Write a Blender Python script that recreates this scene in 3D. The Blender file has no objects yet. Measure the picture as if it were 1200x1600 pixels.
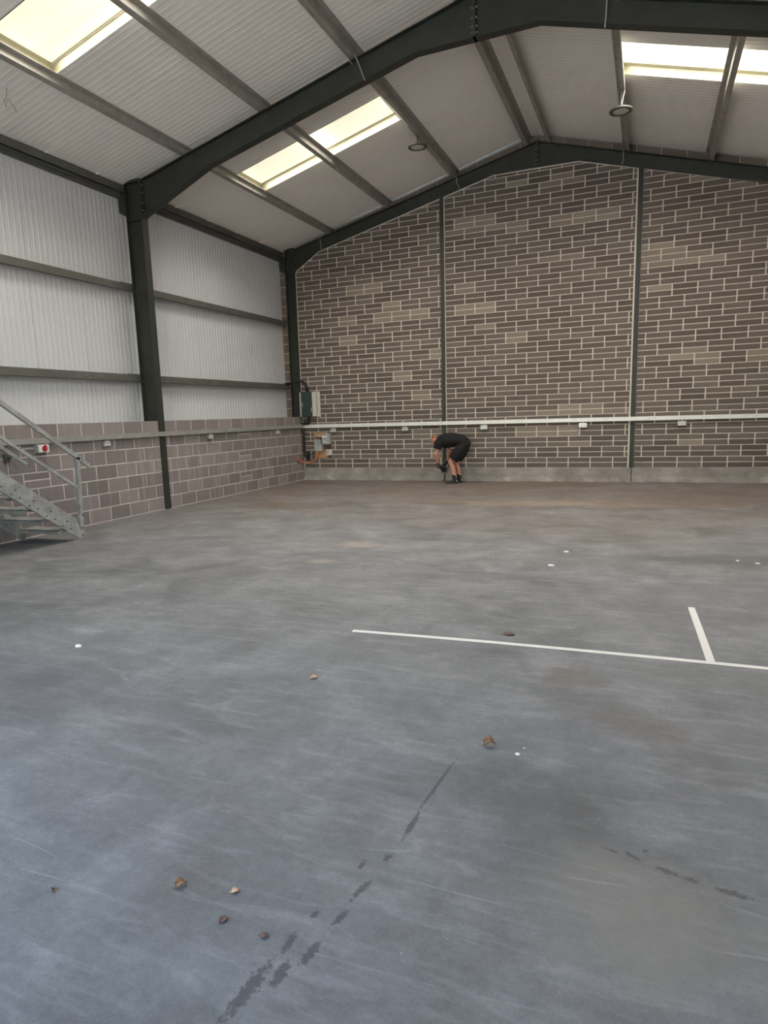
import bpy, bmesh, math, random
from mathutils import Vector, Matrix

random.seed(7)
SC = bpy.context.scene
COL = SC.collection

# ------------------------------------------------------------------ camera, world, light, exposure
CAM = Vector((8.0004, -14.9581, 1.5352))
F_PX, PPX, PPY = 1035.985, 563.284, 827.799
YAW, PITCH, ROLL = -0.410714, -0.168782, -0.034194


def cam_axes():
    cy, sy, cp, sp = math.cos(YAW), math.sin(YAW), math.cos(PITCH), math.sin(PITCH)
    f = Vector((sy * cp, cy * cp, sp))
    r = Vector((cy, -sy, 0))
    u = r.cross(f)
    cr, sr = math.cos(ROLL), math.sin(ROLL)
    return r * cr + u * sr, u * cr - r * sr, f


AX_R, AX_U, AX_F = cam_axes()
cam_data = bpy.data.cameras.new('camera')
cam_data.sensor_fit = 'VERTICAL'
cam_data.sensor_height = 32.0
cam_data.sensor_width = 24.0
cam_data.lens = F_PX / 1600.0 * 32.0
cam_data.shift_x = (600 - PPX) / 1600.0
cam_data.shift_y = (PPY - 800) / 1600.0
cam_data.clip_start = 0.05
cam_data.clip_end = 300
cam = bpy.data.objects.new('camera', cam_data)
COL.objects.link(cam)
m3 = Matrix((AX_R, AX_U, -AX_F)).transposed()
cam.matrix_world = Matrix.Translation(CAM) @ m3.to_4x4()
SC.camera = cam

SKY_STRENGTH = 1.05
world = bpy.data.worlds.new('sky')
SC.world = world
world.use_nodes = True
wbg = world.node_tree.nodes['Background']
sky = world.node_tree.nodes.new('ShaderNodeTexSky')
sky.sky_type = 'NISHITA'
sky.sun_disc = False
sky.sun_elevation = math.radians(49)
sky.sun_rotation = math.radians(-67)
sky.air_density = 1.6
sky.dust_density = 0.6
world.node_tree.links.new(sky.outputs['Color'], wbg.inputs['Color'])
wbg.inputs['Strength'].default_value = SKY_STRENGTH

sun_data = bpy.data.lights.new('sun', 'SUN')
sun_data.energy = 66.0
sun_data.angle = 0.01
sun_data.color = (1.0, 0.95, 0.88)
sun = bpy.data.objects.new('sun', sun_data)
sun.rotation_euler = Vector((0.60, -0.25, -0.76)).to_track_quat('-Z', 'Y').to_euler()
COL.objects.link(sun)
SC.cycles.max_bounces = 6
SC.cycles.diffuse_bounces = 6
SC.cycles.glossy_bounces = 2
SC.cycles.adaptive_threshold = 0.04

SC.view_settings.view_transform = 'Standard'
SC.view_settings.look = 'None'
SC.view_settings.gamma = 1.0
SC.view_settings.use_curve_mapping = False
SC.view_settings.exposure = 0.56

# main dimensions
W = 11.42            # clear width between the block walls
XR = 5.71            # ridge
YF = -15.9           # front wall
CLX = -0.46          # cladding plane on the left
SKY_POWER = 40.0     # daylight through each square metre of rooflight (W)
DOOR = (2.7, 7.0, 4.6)


def zt(x):           # top of rafters
    return 6.95 - (0.243 * (XR - x) if x < XR else 0.285 * (x - XR))


def zs(x):           # underside of the roof sheets
    return 7.12 - (0.26 * (XR - x) if x < XR else 0.285 * (x - XR))


def area(name, loc, sx, sy, rot, power, color, spread=180, portal=False):
    d = bpy.data.lights.new(name, 'AREA')
    d.shape = 'RECTANGLE'
    d.size, d.size_y = sx, sy
    d.energy = power
    d.color = color
    d.spread = math.radians(spread)
    if portal:
        d.cycles.is_portal = True
    o = bpy.data.objects.new(name, d)
    o.location = loc
    o.rotation_euler = rot
    COL.objects.link(o)
    return o


# rooflights: (x0, x1, y0, y1)
ROOFLIGHTS = [(0.95, 3.92, -3.98, -3.0), (0.95, 3.92, -8.98, -7.98), (7.44, 10.35, -3.9, -2.9), (7.44, 10.35, -8.9, -7.9)]
for (x0, x1, y0, y1) in ROOFLIGHTS:
    xm = (x0 + x1) / 2
    sl = math.atan(0.26) if xm < XR else -math.atan(0.285)
    area('rooflight_daylight', (xm, (y0 + y1) / 2, zs(xm) + 0.15), (x1 - x0) * 0.96, (y1 - y0) * 0.9, (0, -sl, 0),
         SKY_POWER * (x1 - x0) * (y1 - y0), (1.0, 0.96, 0.89), spread=152)
area('door_portal', ((DOOR[0] + DOOR[1]) / 2, YF - 0.12, DOOR[2] / 2), DOOR[1] - DOOR[0], DOOR[2], (math.radians(90), 0, 0), 1, (1, 1, 1), portal=True)


# ------------------------------------------------------------------ helpers
def lin(c):
    return tuple(((v / 255) / 12.92 if v / 255 <= 0.04045 else ((v / 255 + 0.055) / 1.055) ** 2.4) for v in c) + (1.0,)


class N:
    """small wrapper around a material's node tree"""

    def __init__(self, name):
        self.m = bpy.data.materials.new(name)
        self.m.use_nodes = True
        self.t = self.m.node_tree
        self.b = self.t.nodes['Principled BSDF']

    def n(self, typ, **kw):
        nd = self.t.nodes.new(typ)
        for k, v in kw.items():
            if k.startswith('i_'):
                nd.inputs[k[2:].replace('_', ' ')].default_value = v
            else:
                setattr(nd, k, v)
        return nd

    def l(self, a, b):
        self.t.links.new(a, b)

    def pos(self, scale=(1, 1, 1)):
        g = self.n('ShaderNodeNewGeometry')
        mp = self.n('ShaderNodeMapping')
        mp.inputs['Scale'].default_value = scale
        self.l(g.outputs['Position'], mp.inputs['Vector'])
        return mp.outputs['Vector']

    def noise(self, vec, scale, detail=4, rough=0.55, dist=0.0):
        nd = self.n('ShaderNodeTexNoise')
        nd.inputs['Scale'].default_value = scale
        nd.inputs['Detail'].default_value = detail
        nd.inputs['Roughness'].default_value = rough
        nd.inputs['Distortion'].default_value = dist
        self.l(vec, nd.inputs['Vector'])
        return nd.outputs['Fac']

    def ramp(self, fac, stops):
        r = self.n('ShaderNodeValToRGB')
        els = r.color_ramp.elements
        while len(els) < len(stops):
            els.new(0.5)
        for e, (p, c) in zip(els, stops):
            e.position = p
            e.color = c if len(c) == 4 else tuple(c) + (1,)
        self.l(fac, r.inputs['Fac'])
        return r.outputs['Color']

    def mix(self, fac, a, b, typ='MIX'):
        x = self.n('ShaderNodeMix', data_type='RGBA', blend_type=typ)
        if isinstance(fac, (int, float)):
            x.inputs[0].default_value = fac
        else:
            self.l(fac, x.inputs[0])
        for i, v in ((6, a), (7, b)):
            if isinstance(v, tuple):
                x.inputs[i].default_value = v
            else:
                self.l(v, x.inputs[i])
        return x.outputs[2]

    def math(self, op, a, b=None, clamp=False):
        x = self.n('ShaderNodeMath', operation=op, use_clamp=clamp)
        for i, v in ((0, a), (1, b)):
            if v is None:
                continue
            if isinstance(v, (int, float)):
                x.inputs[i].default_value = v
            else:
                self.l(v, x.inputs[i])
        return x.outputs[0]

    def maprange(self, v, a, b, c=0.0, d=1.0, smooth=False):
        x = self.n('ShaderNodeMapRange', interpolation_type='SMOOTHSTEP' if smooth else 'LINEAR')
        self.l(v, x.inputs[0])
        for i, q in zip((1, 2, 3, 4), (a, b, c, d)):
            x.inputs[i].default_value = q
        return x.outputs[0]

    def bump(self, h, strength=0.3, dist=0.01):
        bp = self.n('ShaderNodeBump')
        bp.inputs['Strength'].default_value = strength
        bp.inputs['Distance'].default_value = dist
        self.l(h, bp.inputs['Height'])
        self.l(bp.outputs['Normal'], self.b.inputs['Normal'])

    def color(self, c):
        if isinstance(c, tuple):
            self.b.inputs['Base Color'].default_value = c
        else:
            self.l(c, self.b.inputs['Base Color'])

    def set(self, rough=0.6, metal=0.0, spec=0.5):
        self.b.inputs['Roughness'].default_value = rough
        self.b.inputs['Metallic'].default_value = metal
        self.b.inputs['Specular IOR Level'].default_value = spec


def simple(name, c, rough=0.6, metal=0.0, var=0.12, scale=14.0, spec=0.5):
    k = N(name)
    base = lin(c)
    dark = tuple(v * (1 - var) for v in base[:3]) + (1,)
    lite = tuple(min(1, v * (1 + var)) for v in base[:3]) + (1,)
    f = k.noise(k.pos(), scale)
    k.color(k.ramp(f, [(0.3, dark), (0.7, lite)]))
    k.set(rough, metal, spec)
    return k.m


MAT = {}


def masonry(name, stops, streak=0.0, bump=0.25):
    k = N(name)
    oi = k.n('ShaderNodeObjectInfo')
    g = k.n('ShaderNodeNewGeometry')
    r = k.math('FRACT', k.math('ADD', oi.outputs['Random'], g.outputs['Random Per Island']))
    p = k.pos()
    big = k.noise(p, 0.7, 3)
    fac = k.math('ADD', k.math('MULTIPLY', r, 0.7), k.math('MULTIPLY', big, 0.5))
    fac = k.math('SUBTRACT', fac, 0.12, clamp=True)
    col = k.ramp(fac, stops)
    fine = k.noise(p, 60, 5, 0.7)
    col = k.mix(0.55, col, k.ramp(fine, [(0.25, (0.55, 0.55, 0.55)), (0.75, (1.25, 1.25, 1.25))]), 'MULTIPLY')
    if streak:
        s = k.noise(k.pos((1, 9, 0.6)), 1.3, 3, 0.5)
        col = k.mix(k.maprange(s, 0.55, 0.8, 0, streak), col, lin((176, 168, 164)))
    k.color(col)
    k.set(0.92, 0, 0.2)
    k.bump(fine, bump, 0.004)
    return k.m


MAT['brick'] = masonry('dense brown block', [(0.0, lin((92, 84, 78))), (0.5, lin((107, 98, 92))), (1.0, lin((122, 113, 106)))])
MAT['brick_pale'] = masonry('mortar smeared block', [(0.0, lin((128, 118, 108))), (0.6, lin((140, 130, 119))), (1.0, lin((150, 140, 129)))])
MAT['block'] = masonry('grey concrete block', [(0.0, lin((122, 113, 111))), (0.5, lin((137, 128, 126))), (1.0, lin((152, 143, 140)))], streak=0.5)
MAT['gable_block'] = masonry('gable blockwork', [(0.0, lin((104, 94, 86))), (1.0, lin((134, 124, 114)))])
MAT['mortar'] = simple('mortar', (200, 189, 179), 0.95, var=0.14, scale=9)
MAT['mortar_white'] = simple('pointing mortar', (204, 196, 184), 0.95, var=0.1, scale=9)
MAT['steel'] = simple('dark green painted steel', (44, 47, 41), 0.55, var=0.2, scale=5)
MAT['bolt'] = simple('bolt heads', (120, 116, 108), 0.5, 0.4, var=0.2, scale=40)
MAT['galv'] = simple('galvanised section', (158, 154, 146), 0.5, 0.35, var=0.16, scale=6)
MAT['rail'] = simple('grey side rail', (104, 104, 98), 0.5, 0.35, var=0.15, scale=5)
MAT['eaves'] = simple('grey eaves beam', (98, 98, 92), 0.55, 0.35, var=0.15, scale=5)
MAT['trunk'] = simple('galvanised trunking', (168, 168, 164), 0.42, 0.45, var=0.08, scale=5)
MAT['trunk_lit'] = simple('trunking with painted door light', (222, 221, 217), 0.4, 0.1, var=0.05, scale=5)  # door light on the gable trunking, put into a paler colour
MAT['mortar_grey'] = simple('grey mortar', (196, 188, 184), 0.95, var=0.12, scale=9)
MAT['white'] = simple('white plastic', (216, 214, 208), 0.45, var=0.05)
MAT['grey_box'] = simple('light grey plastic', (160, 161, 164), 0.5, var=0.05)
MAT['black'] = simple('black rubber', (26, 26, 26), 0.6, var=0.2)
MAT['dark_hole'] = simple('dark plastic', (34, 34, 36), 0.6, var=0.15)
MAT['red'] = simple('red plastic', (170, 30, 44), 0.45, var=0.1)
MAT['green_box'] = simple('dark green cabinet', (42, 58, 52), 0.5, var=0.1)
MAT['cream'] = simple('cream cabinet side', (196, 192, 184), 0.55, var=0.06)
MAT['ply'] = simple('plywood', (172, 128, 92), 0.75, var=0.15, scale=20)
MAT['orange'] = simple('orange cable', (200, 112, 84), 0.5, var=0.08)
MAT['brown_cable'] = simple('brown cable', (70, 52, 46), 0.6, var=0.2)
MAT['metal'] = simple('silver metal', (176, 176, 178), 0.35, 0.7, var=0.1)
MAT['glass_grey'] = simple('meter window', (80, 84, 96), 0.2, var=0.1)
MAT['skin'] = simple('skin', (190, 132, 112), 0.6, var=0.12, scale=22)
MAT['hair'] = simple('cropped ginger hair', (132, 84, 56), 0.8, var=0.2, scale=60)
MAT['shirt'] = simple('black cotton', (14, 14, 15), 0.9, var=0.25, scale=30)
MAT['shorts'] = simple('black shorts fabric', (17, 16, 17), 0.9, var=0.25, scale=30)
MAT['sock'] = simple('black socks', (26, 25, 26), 0.95, var=0.2, scale=60)
MAT['shoe'] = simple('dark grey shoe', (46, 47, 46), 0.75, var=0.25, scale=40)
MAT['sole'] = simple('shoe sole', (66, 64, 62), 0.8, var=0.2, scale=40)
MAT['glove'] = simple('dark work glove', (40, 36, 34), 0.85, var=0.25, scale=50)
MAT['tool'] = simple('charcoal tool body', (44, 42, 40), 0.5, var=0.2, scale=50)
MAT['leaf'] = simple('dry brown leaf', (134, 100, 74), 0.85, var=0.3, scale=90)
MAT['leaf_dark'] = simple('dark dry leaf', (98, 78, 70), 0.85, var=0.3, scale=90)
MAT['leaf_tan'] = simple('tan dry leaf', (190, 152, 122), 0.85, var=0.2, scale=90)
MAT['tape'] = simple('off white masking tape', (212, 208, 202), 0.7, var=0.05, scale=30)
MAT['chip'] = simple('white chip', (224, 222, 218), 0.8, var=0.05)
MAT['plinth'] = None
MAT['lens'] = simple('pale lamp lens', (196, 190, 180), 0.4, var=0.04)
MAT['lamp'] = simple('dark lamp housing', (78, 74, 68), 0.5, var=0.12)


def m_plinth():
    k = N('concrete plinth')
    p = k.pos()
    c = k.ramp(k.noise(p, 2.2, 5, 0.65), [(0.3, lin((126, 119, 114))), (0.5, lin((147, 140, 135))), (0.72, lin((170, 163, 157)))])
    f = k.noise(p, 40, 5, 0.7)
    c = k.mix(0.5, c, k.ramp(f, [(0.3, (0.6, 0.6, 0.6)), (0.7, (1.2, 1.2, 1.2))]), 'MULTIPLY')
    k.color(c)
    k.set(0.9, 0, 0.2)
    k.bump(f, 0.4, 0.01)
    return k.m


MAT['plinth'] = m_plinth()


def m_galv_rough():
    k = N('spangled galvanised steel')
    p = k.pos()
    v = k.n('ShaderNodeTexVoronoi')
    v.inputs['Scale'].default_value = 70
    k.l(p, v.inputs['Vector'])
    c1 = k.ramp(k.noise(p, 7, 4), [(0.3, lin((138, 142, 138))), (0.7, lin((176, 180, 176)))])
    c = k.mix(0.25, c1, v.outputs['Color'], 'SOFT_LIGHT')
    bw = k.n('ShaderNodeHueSaturation')
    bw.inputs['Saturation'].default_value = 0.25
    k.l(c, bw.inputs['Color'])
    k.color(bw.outputs['Color'])
    k.set(0.5, 0.45, 0.5)
    return k.m


MAT['stair'] = m_galv_rough()


def m_sheet(name, c, along):
    k = N(name)
    a = lin(c)
    p = k.pos()
    f = k.noise(p, 0.9, 3)
    st = k.noise(k.pos((1, 1, 1)), 9, 3)
    col = k.ramp(f, [(0.25, tuple(v * 0.92 for v in a[:3])), (0.75, a)])
    col = k.mix(0.12, col, k.ramp(st, [(0.3, (0.7, 0.7, 0.7)), (0.7, (1.1, 1.1, 1.1))]), 'MULTIPLY')
    k.color(col)
    k.set(0.55, 0, 0.35)
    return k.m


MAT['cladding'] = m_sheet('white wall liner sheet', (198, 199, 202), 'z')
MAT['roof'] = m_sheet('white roof liner sheet', (234, 229, 222), 'x')


def m_rooflight(name, strength):
    k = N(name)
    p = k.pos((0.35, 7, 1))
    f = k.noise(p, 1.0, 2)
    c = k.ramp(f, [(0.3, lin((250, 244, 214))), (0.7, lin((255, 251, 232)))])
    k.color(lin((235, 230, 205)))
    k.l(c, k.b.inputs['Emission Color'])
    k.b.inputs['Emission Strength'].default_value = strength
    k.set(0.5)
    return k.m


MAT['rooflight'] = m_rooflight('translucent rooflight sheet in daylight', 0.50)
MAT['rooflight_bright'] = m_rooflight('rooflight sheet with stronger daylight glow', 1.0)  # brighter daylight on the right slope, set as a stronger glow
MAT['reveal'] = simple('cream rooflight upstand', (150, 145, 120), 0.6, var=0.04)

STAINS = [(7.039, -13.765, 7.057, -13.538, .022), (7.108, -13.623, 7.104, -13.52, .018), (7.146, -13.528, 7.155, -13.424, .016),
          (7.072, -13.508, 7.074, -13.415, .012), (7.164, -13.354, 7.182, -13.275, .012), (7.174, -13.232, 7.198, -13.127, .013),
          (7.087, -13.355, 7.096, -13.316, .010), (7.139, -13.098, 7.140, -13.045, .010), (7.203, -13.021, 7.216, -12.979, .012),
          (7.224, -12.88, 7.229, -12.707, .012), (7.223, -12.687, 7.255, -12.284, .009), (7.974, -12.677, 8.027, -12.712, .010),
          (8.067, -12.722, 8.148, -12.752, .013), (8.16, -12.748, 8.204, -12.763, .012), (8.246, -12.77, 8.357, -12.786, .014),
          (8.032, -12.652, 8.055, -12.654, .008), (7.9, -12.678, 7.965, -12.699, .006)]


PATCHES = [(7.65, -12.62, 0.30, 0.42, 0.3, (70, 70, 70), 0.45), (7.83, -12.35, 0.20, 0.25, 0, (74, 72, 70), 0.4), (8.85, -7.6, 1.3, 0.35, 0.0, (76, 75, 73), 0.5),
           (7.62, -11.15, 0.22, 0.20, 0.5, (96, 84, 72), 0.5), (7.98, -11.65, 0.28, 0.16, -0.4, (92, 80, 68), 0.45), (8.02, -12.98, 0.40, 0.30, 0.0, (128, 122, 112), 0.5), (3.0, -11.4, 0.5, 0.5, 0, (78, 78, 79), 0.4),  # last entry: shade at the floor's left edge, put into the colour
           (4.6, -12.2, 0.35, 0.2, 0.8, (80, 80, 82), 0.4), (3.9, -9.4, 0.8, 0.4, 0.3, (84, 82, 80), 0.4), (4.8, -7.7, 0.30, 0.22, 0.1, (172, 158, 138), 0.35), (4.77, -8.67, 0.16, 0.12, 0.3, (172, 158, 138), 0.35),
           (2.2, -4.5, 1.2, 0.5, 0.2, (98, 84, 72), 0.4), (6.3, -3.6, 1.6, 0.4, 0.1, (156, 136, 112), 0.4), (9.2, -2.5, 1.5, 1.2, 0, (92, 78, 66), 0.4)]


def m_floor():
    k = N('power floated concrete floor')
    p = k.pos()
    big = k.noise(p, 0.35, 4, 0.55, 0.4)
    mid = k.noise(p, 1.6, 5, 0.62, 0.6)
    fine = k.noise(p, 26, 6, 0.7)
    grit = k.noise(p, 160, 3, 0.7)
    base = k.ramp(mid, [(0.28, lin((93, 93, 94))), (0.5, lin((112, 112, 113))), (0.74, lin((130, 129, 129)))])
    base = k.mix(0.5, base, k.ramp(big, [(0.3, (0.82, 0.82, 0.82)), (0.7, (1.12, 1.12, 1.12))]), 'MULTIPLY')
    # tan dust drifting in towards the far end
    sx = k.n('ShaderNodeSeparateXYZ')
    k.l(p, sx.inputs[0])
    far = k.maprange(sx.outputs['Y'], -9.5, -1.0, 0.0, 1.0, True)
    drift = k.noise(k.pos((0.6, 1.3, 1)), 0.8, 5, 0.6, 0.8)
    dust = k.math('MULTIPLY', far, k.maprange(drift, 0.25, 0.7), clamp=True)
    base = k.mix(k.math('MULTIPLY', dust, 0.9), base, lin((114, 93, 75)))
    # mottling, trowel marks, drag marks
    m2 = k.noise(p, 4.5, 6, 0.68, 0.5)
    base = k.mix(0.8, base, k.ramp(m2, [(0.3, (0.80, 0.80, 0.80)), (0.5, (1.0, 1.0, 1.0)), (0.7, (1.17, 1.17, 1.17))]), 'MULTIPLY')
    mpd = k.n('ShaderNodeMapping')
    mpd.inputs['Rotation'].default_value = (0, 0, 0.5)
    mpd.inputs['Scale'].default_value = (1.5, 7, 1)
    k.l(p, mpd.inputs['Vector'])
    w1 = k.noise(mpd.outputs['Vector'], 1.6, 5, 0.68, 0.6)
    base = k.mix(k.maprange(w1, 0.5, 0.75, 0, 0.3), base, lin((168, 167, 167)))
    w2 = k.noise(k.pos((4, 0.9, 1)), 1.3, 5, 0.65, 0.7)
    base = k.mix(k.maprange(w2, 0.56, 0.8, 0, 0.35), base, lin((86, 85, 86)))
    base = k.mix(0.6, base, k.ramp(fine, [(0.28, (0.76, 0.76, 0.76)), (0.72, (1.18, 1.18, 1.18))]), 'MULTIPLY')
    g2 = k.noise(p, 75, 4, 0.7)
    base = k.mix(0.5, base, k.ramp(g2, [(0.3, (0.8, 0.8, 0.8)), (0.7, (1.18, 1.18, 1.18))]), 'MULTIPLY')
    base = k.mix(0.45, base, k.ramp(grit, [(0.3, (0.72, 0.72, 0.72)), (0.7, (1.22, 1.22, 1.22))]), 'MULTIPLY')
    # old spills, scuffed patches and painted shade at the left edge
    wob = k.noise(p, 3.0, 6, 0.7)
    for (px, py, rx, ry, rot, colr, amt) in PATCHES:
        mp = k.n('ShaderNodeMapping', vector_type='TEXTURE')
        mp.inputs['Location'].default_value = (px, py, 0)
        mp.inputs['Rotation'].default_value = (0, 0, rot)
        mp.inputs['Scale'].default_value = (rx, ry, 1)
        k.l(p, mp.inputs['Vector'])
        ln = k.n('ShaderNodeVectorMath', operation='LENGTH')
        k.l(mp.outputs['Vector'], ln.inputs[0])
        q = k.maprange(k.math('ADD', ln.outputs['Value'], k.math('MULTIPLY', k.math('SUBTRACT', wob, 0.5), 2.4)), 0.35, 1.25, amt, 0.0, True)
        base = k.mix(q, base, lin(colr))
    # thin pale scratches and dark specks
    for sc_, rot, st in ((0.7, 0.35, 7), (1.0, 0.6, 9), (0.9, -0.75, 8)):
        mp = k.n('ShaderNodeMapping')
        mp.inputs['Rotation'].default_value = (0, 0, rot)
        mp.inputs['Scale'].default_value = (0.35, 0.35 * st, 1)
        mp.inputs['Location'].default_value = (rot * 7, sc_ * 3, 0)
        k.l(p, mp.inputs['Vector'])
        nz = k.noise(mp.outputs['Vector'], sc_, 0, 0.3, 0.0)
        rd = k.math('ABSOLUTE', k.math('SUBTRACT', nz, 0.5))
        gate = k.maprange(k.noise(p, 2.6 * sc_, 4), 0.54, 0.68, 0, 1)
        line = k.math('MULTIPLY', k.maprange(rd, 0.0, 0.005, 1, 0), gate)
        base = k.mix(k.math('MULTIPLY', line, 0.22), base, lin((190, 188, 187)))
    vs = k.n('ShaderNodeTexVoronoi')
    vs.inputs['Scale'].default_value = 7
    k.l(p, vs.inputs['Vector'])
    base = k.mix(k.maprange(vs.outputs['Distance'], 0.02, 0.05, 0.7, 0), base, lin((70, 68, 66)))
    vp = k.n('ShaderNodeTexVoronoi')
    vp.inputs['Scale'].default_value = 11
    k.l(k.pos((1, 1, 1)), vp.inputs['Vector'])
    base = k.mix(k.maprange(vp.outputs['Distance'], 0.015, 0.04, 0.5, 0), base, lin((200, 196, 192)))
    # wet tyre marks
    edge = k.noise(p, 60, 5, 0.75)
    tot = None
    for (x0, y0, x1, y1, w) in STAINS:
        mp = k.n('ShaderNodeMapping', vector_type='TEXTURE')
        L = math.hypot(x1 - x0, y1 - y0)
        mp.inputs['Location'].default_value = ((x0 + x1) / 2, (y0 + y1) / 2, 0)
        mp.inputs['Rotation'].default_value = (0, 0, math.atan2(y1 - y0, x1 - x0))
        mp.inputs['Scale'].default_value = (L * 0.62, w * 1.25, 1)
        k.l(p, mp.inputs['Vector'])
        ln = k.n('ShaderNodeVectorMath', operation='LENGTH')
        k.l(mp.outputs['Vector'], ln.inputs[0])
        q = k.maprange(ln.outputs['Value'], 0.2, 1.5, 1.0, 0.0)
        tot = q if tot is None else k.math('MAXIMUM', tot, q)
    wet = k.maprange(k.math('ADD', tot, k.math('MULTIPLY', k.math('SUBTRACT', edge, 0.5), 2.2)), 0.5, 0.68, 0, 1)
    wet = k.math('MULTIPLY', wet, k.maprange(tot, 0.02, 0.2, 0, 1))
    base = k.mix(k.math('MULTIPLY', wet, 0.75), base, lin((62, 62, 64)))
    k.color(base)
    k.set(0.6, 0, 0.4)
    rg = k.maprange(mid, 0.3, 0.7, 0.5, 0.72)
    k.l(rg, k.b.inputs['Roughness'])
    k.bump(fine, 0.12, 0.004)
    return k.m


MAT['floor'] = m_floor()
MAT['yard'] = simple('yard concrete', (150, 150, 148), 0.9, var=0.15, scale=2)


class MB:
    def __init__(self):
        self.v, self.f = [], []

    def add(self, vs, fs):
        o = len(self.v)
        self.v += [tuple(p) for p in vs]
        self.f += [tuple(i + o for i in q) for q in fs]
        return self

    def box(self, x0, x1, y0, y1, z0, z1):
        vs = [(x0, y0, z0), (x1, y0, z0), (x1, y1, z0), (x0, y1, z0), (x0, y0, z1), (x1, y0, z1), (x1, y1, z1), (x0, y1, z1)]
        return self.add(vs, [(0, 3, 2, 1), (4, 5, 6, 7), (0, 1, 5, 4), (1, 2, 6, 5), (2, 3, 7, 6), (3, 0, 4, 7)])

    def bar(self, p0, p1, w, h, up=(0, 0, 1)):
        """rectangular bar between two points, w sideways, h along up"""
        p0, p1 = Vector(p0), Vector(p1)
        d = (p1 - p0).normalized()
        s = d.cross(Vector(up)).normalized() * w / 2
        u = s.cross(d).normalized() * h / 2
        vs = [p + a * s + b * u for p in (p0, p1) for a, b in ((-1, -1), (1, -1), (1, 1), (-1, 1))]
        return self.add(vs, [(3, 2, 1, 0), (4, 5, 6, 7), (0, 1, 5, 4), (1, 2, 6, 5), (2, 3, 7, 6), (3, 0, 4, 7)])

    def prism(self, pts, axis, lo, hi):
        """closed polygon (2d) extruded along axis x / y / z"""
        def mk(a, b, t):
            return {'x': (t, a, b), 'y': (a, t, b), 'z': (a, b, t)}[axis]
        n = len(pts)
        vs = [mk(a, b, lo) for a, b in pts] + [mk(a, b, hi) for a, b in pts]
        fs = [tuple(range(n))[::-1], tuple(range(n, 2 * n))] + [(i, (i + 1) % n, n + (i + 1) % n, n + i) for i in range(n)]
        return self.add(vs, fs)

    def tube(self, path, r, n=8):
        path = [Vector(p) for p in path]
        rr = r if isinstance(r, (list, tuple)) else [r] * len(path)
        rings, ref = [], None
        for i, p in enumerate(path):
            a = path[max(i - 1, 0)]
            b = path[min(i + 1, len(path) - 1)]
            d = (b - a).normalized()
            if ref is None:
                ref = Vector((0, 0, 1)) if abs(d.z) < 0.9 else Vector((1, 0, 0))
            s = d.cross(ref).normalized()
            u = s.cross(d).normalized()
            ref = u
            rings.append([p + (s * math.cos(t) + u * math.sin(t)) * rr[i] for t in (2 * math.pi * j / n for j in range(n))])
        return self.rings(rings)

    def rings(self, rings):
        n = len(rings[0])
        vs = [q for r in rings for q in r]
        fs = [tuple(range(n))[::-1], tuple(range((len(rings) - 1) * n, len(rings) * n))]
        for i in range(len(rings) - 1):
            for j in range(n):
                fs.append((i * n + j, i * n + (j + 1) % n, (i + 1) * n + (j + 1) % n, (i + 1) * n + j))
        return self.add(vs, fs)

    def lathe(self, c, prof, n=24):
        """(r, z) profile about the vertical through c"""
        return self.rings([[(c[0] + r * math.cos(2 * math.pi * j / n), c[1] + r * math.sin(2 * math.pi * j / n), c[2] + z) for j in range(n)] for r, z in prof])

    def ball(self, c, rx, ry, rz, rot=None, n=14, m=9):
        R = rot or Matrix.Identity(3)
        c = Vector(c)
        rings = []
        for i in range(m + 1):
            a = math.pi * (0.02 + 0.96 * i / m)
            rings.append([c + R @ Vector((rx * math.sin(a) * math.cos(2 * math.pi * j / n), ry * math.sin(a) * math.sin(2 * math.pi * j / n), -rz * math.cos(a))) for j in range(n)])
        return self.rings(rings)

    def mesh(self, name, mat, origin=(0, 0, 0), smooth=False):
        me = bpy.data.meshes.new(name)
        o = Vector(origin)
        me.from_pydata([tuple(Vector(p) - o) for p in self.v], [], self.f)
        bm = bmesh.new()
        bm.from_mesh(me)
        bmesh.ops.recalc_face_normals(bm, faces=bm.faces)
        bm.to_mesh(me)
        bm.free()
        if mat:
            me.materials.append(mat)
        if smooth:
            me.polygons.foreach_set('use_smooth', [True] * len(me.polygons))
        return me


def wl(o):
    v = Vector((0, 0, 0))
    while o is not None:
        v += o.location
        o = o.parent
    return v


def link(name, me, parent=None, loc=None):
    """loc is a world position"""
    o = bpy.data.objects.new(name, me)
    COL.objects.link(o)
    base = wl(parent) if parent else Vector((0, 0, 0))
    o.parent = parent
    o.location = (Vector(loc) if loc is not None else base) - base
    return o


def obj(name, mb, mat, parent=None, loc=None, smooth=False):
    """one mesh object from world coordinates; origin at loc, else at the parent"""
    org = Vector(loc) if loc is not None else (wl(parent) if parent else Vector((0, 0, 0)))
    return link(name, mb.mesh(name, MAT[mat] if isinstance(mat, str) else mat, org, smooth), parent, org)


def tag(o, label=None, cat=None, group=None, kind=None):
    if label:
        o['label'] = label
    if cat:
        o['category'] = cat
    if group:
        o['group'] = group
    if kind:
        o['kind'] = kind
    return o


def thing(name, label, cat, loc, group=None):
    o = link(name, None, None, loc)
    o.empty_display_size = 0.1
    return tag(o, label, cat, group)


def struct(name, loc=(0, 0, 0), label=None):
    o = link(name, None, None, loc)
    o.empty_display_size = 0.1
    return tag(o, label=label, kind='structure')


def project(p):
    q = Vector(p) - CAM
    d = q.dot(AX_F)
    return (PPX + F_PX * q.dot(AX_R) / d, PPY - F_PX * q.dot(AX_U) / d, d)


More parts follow.
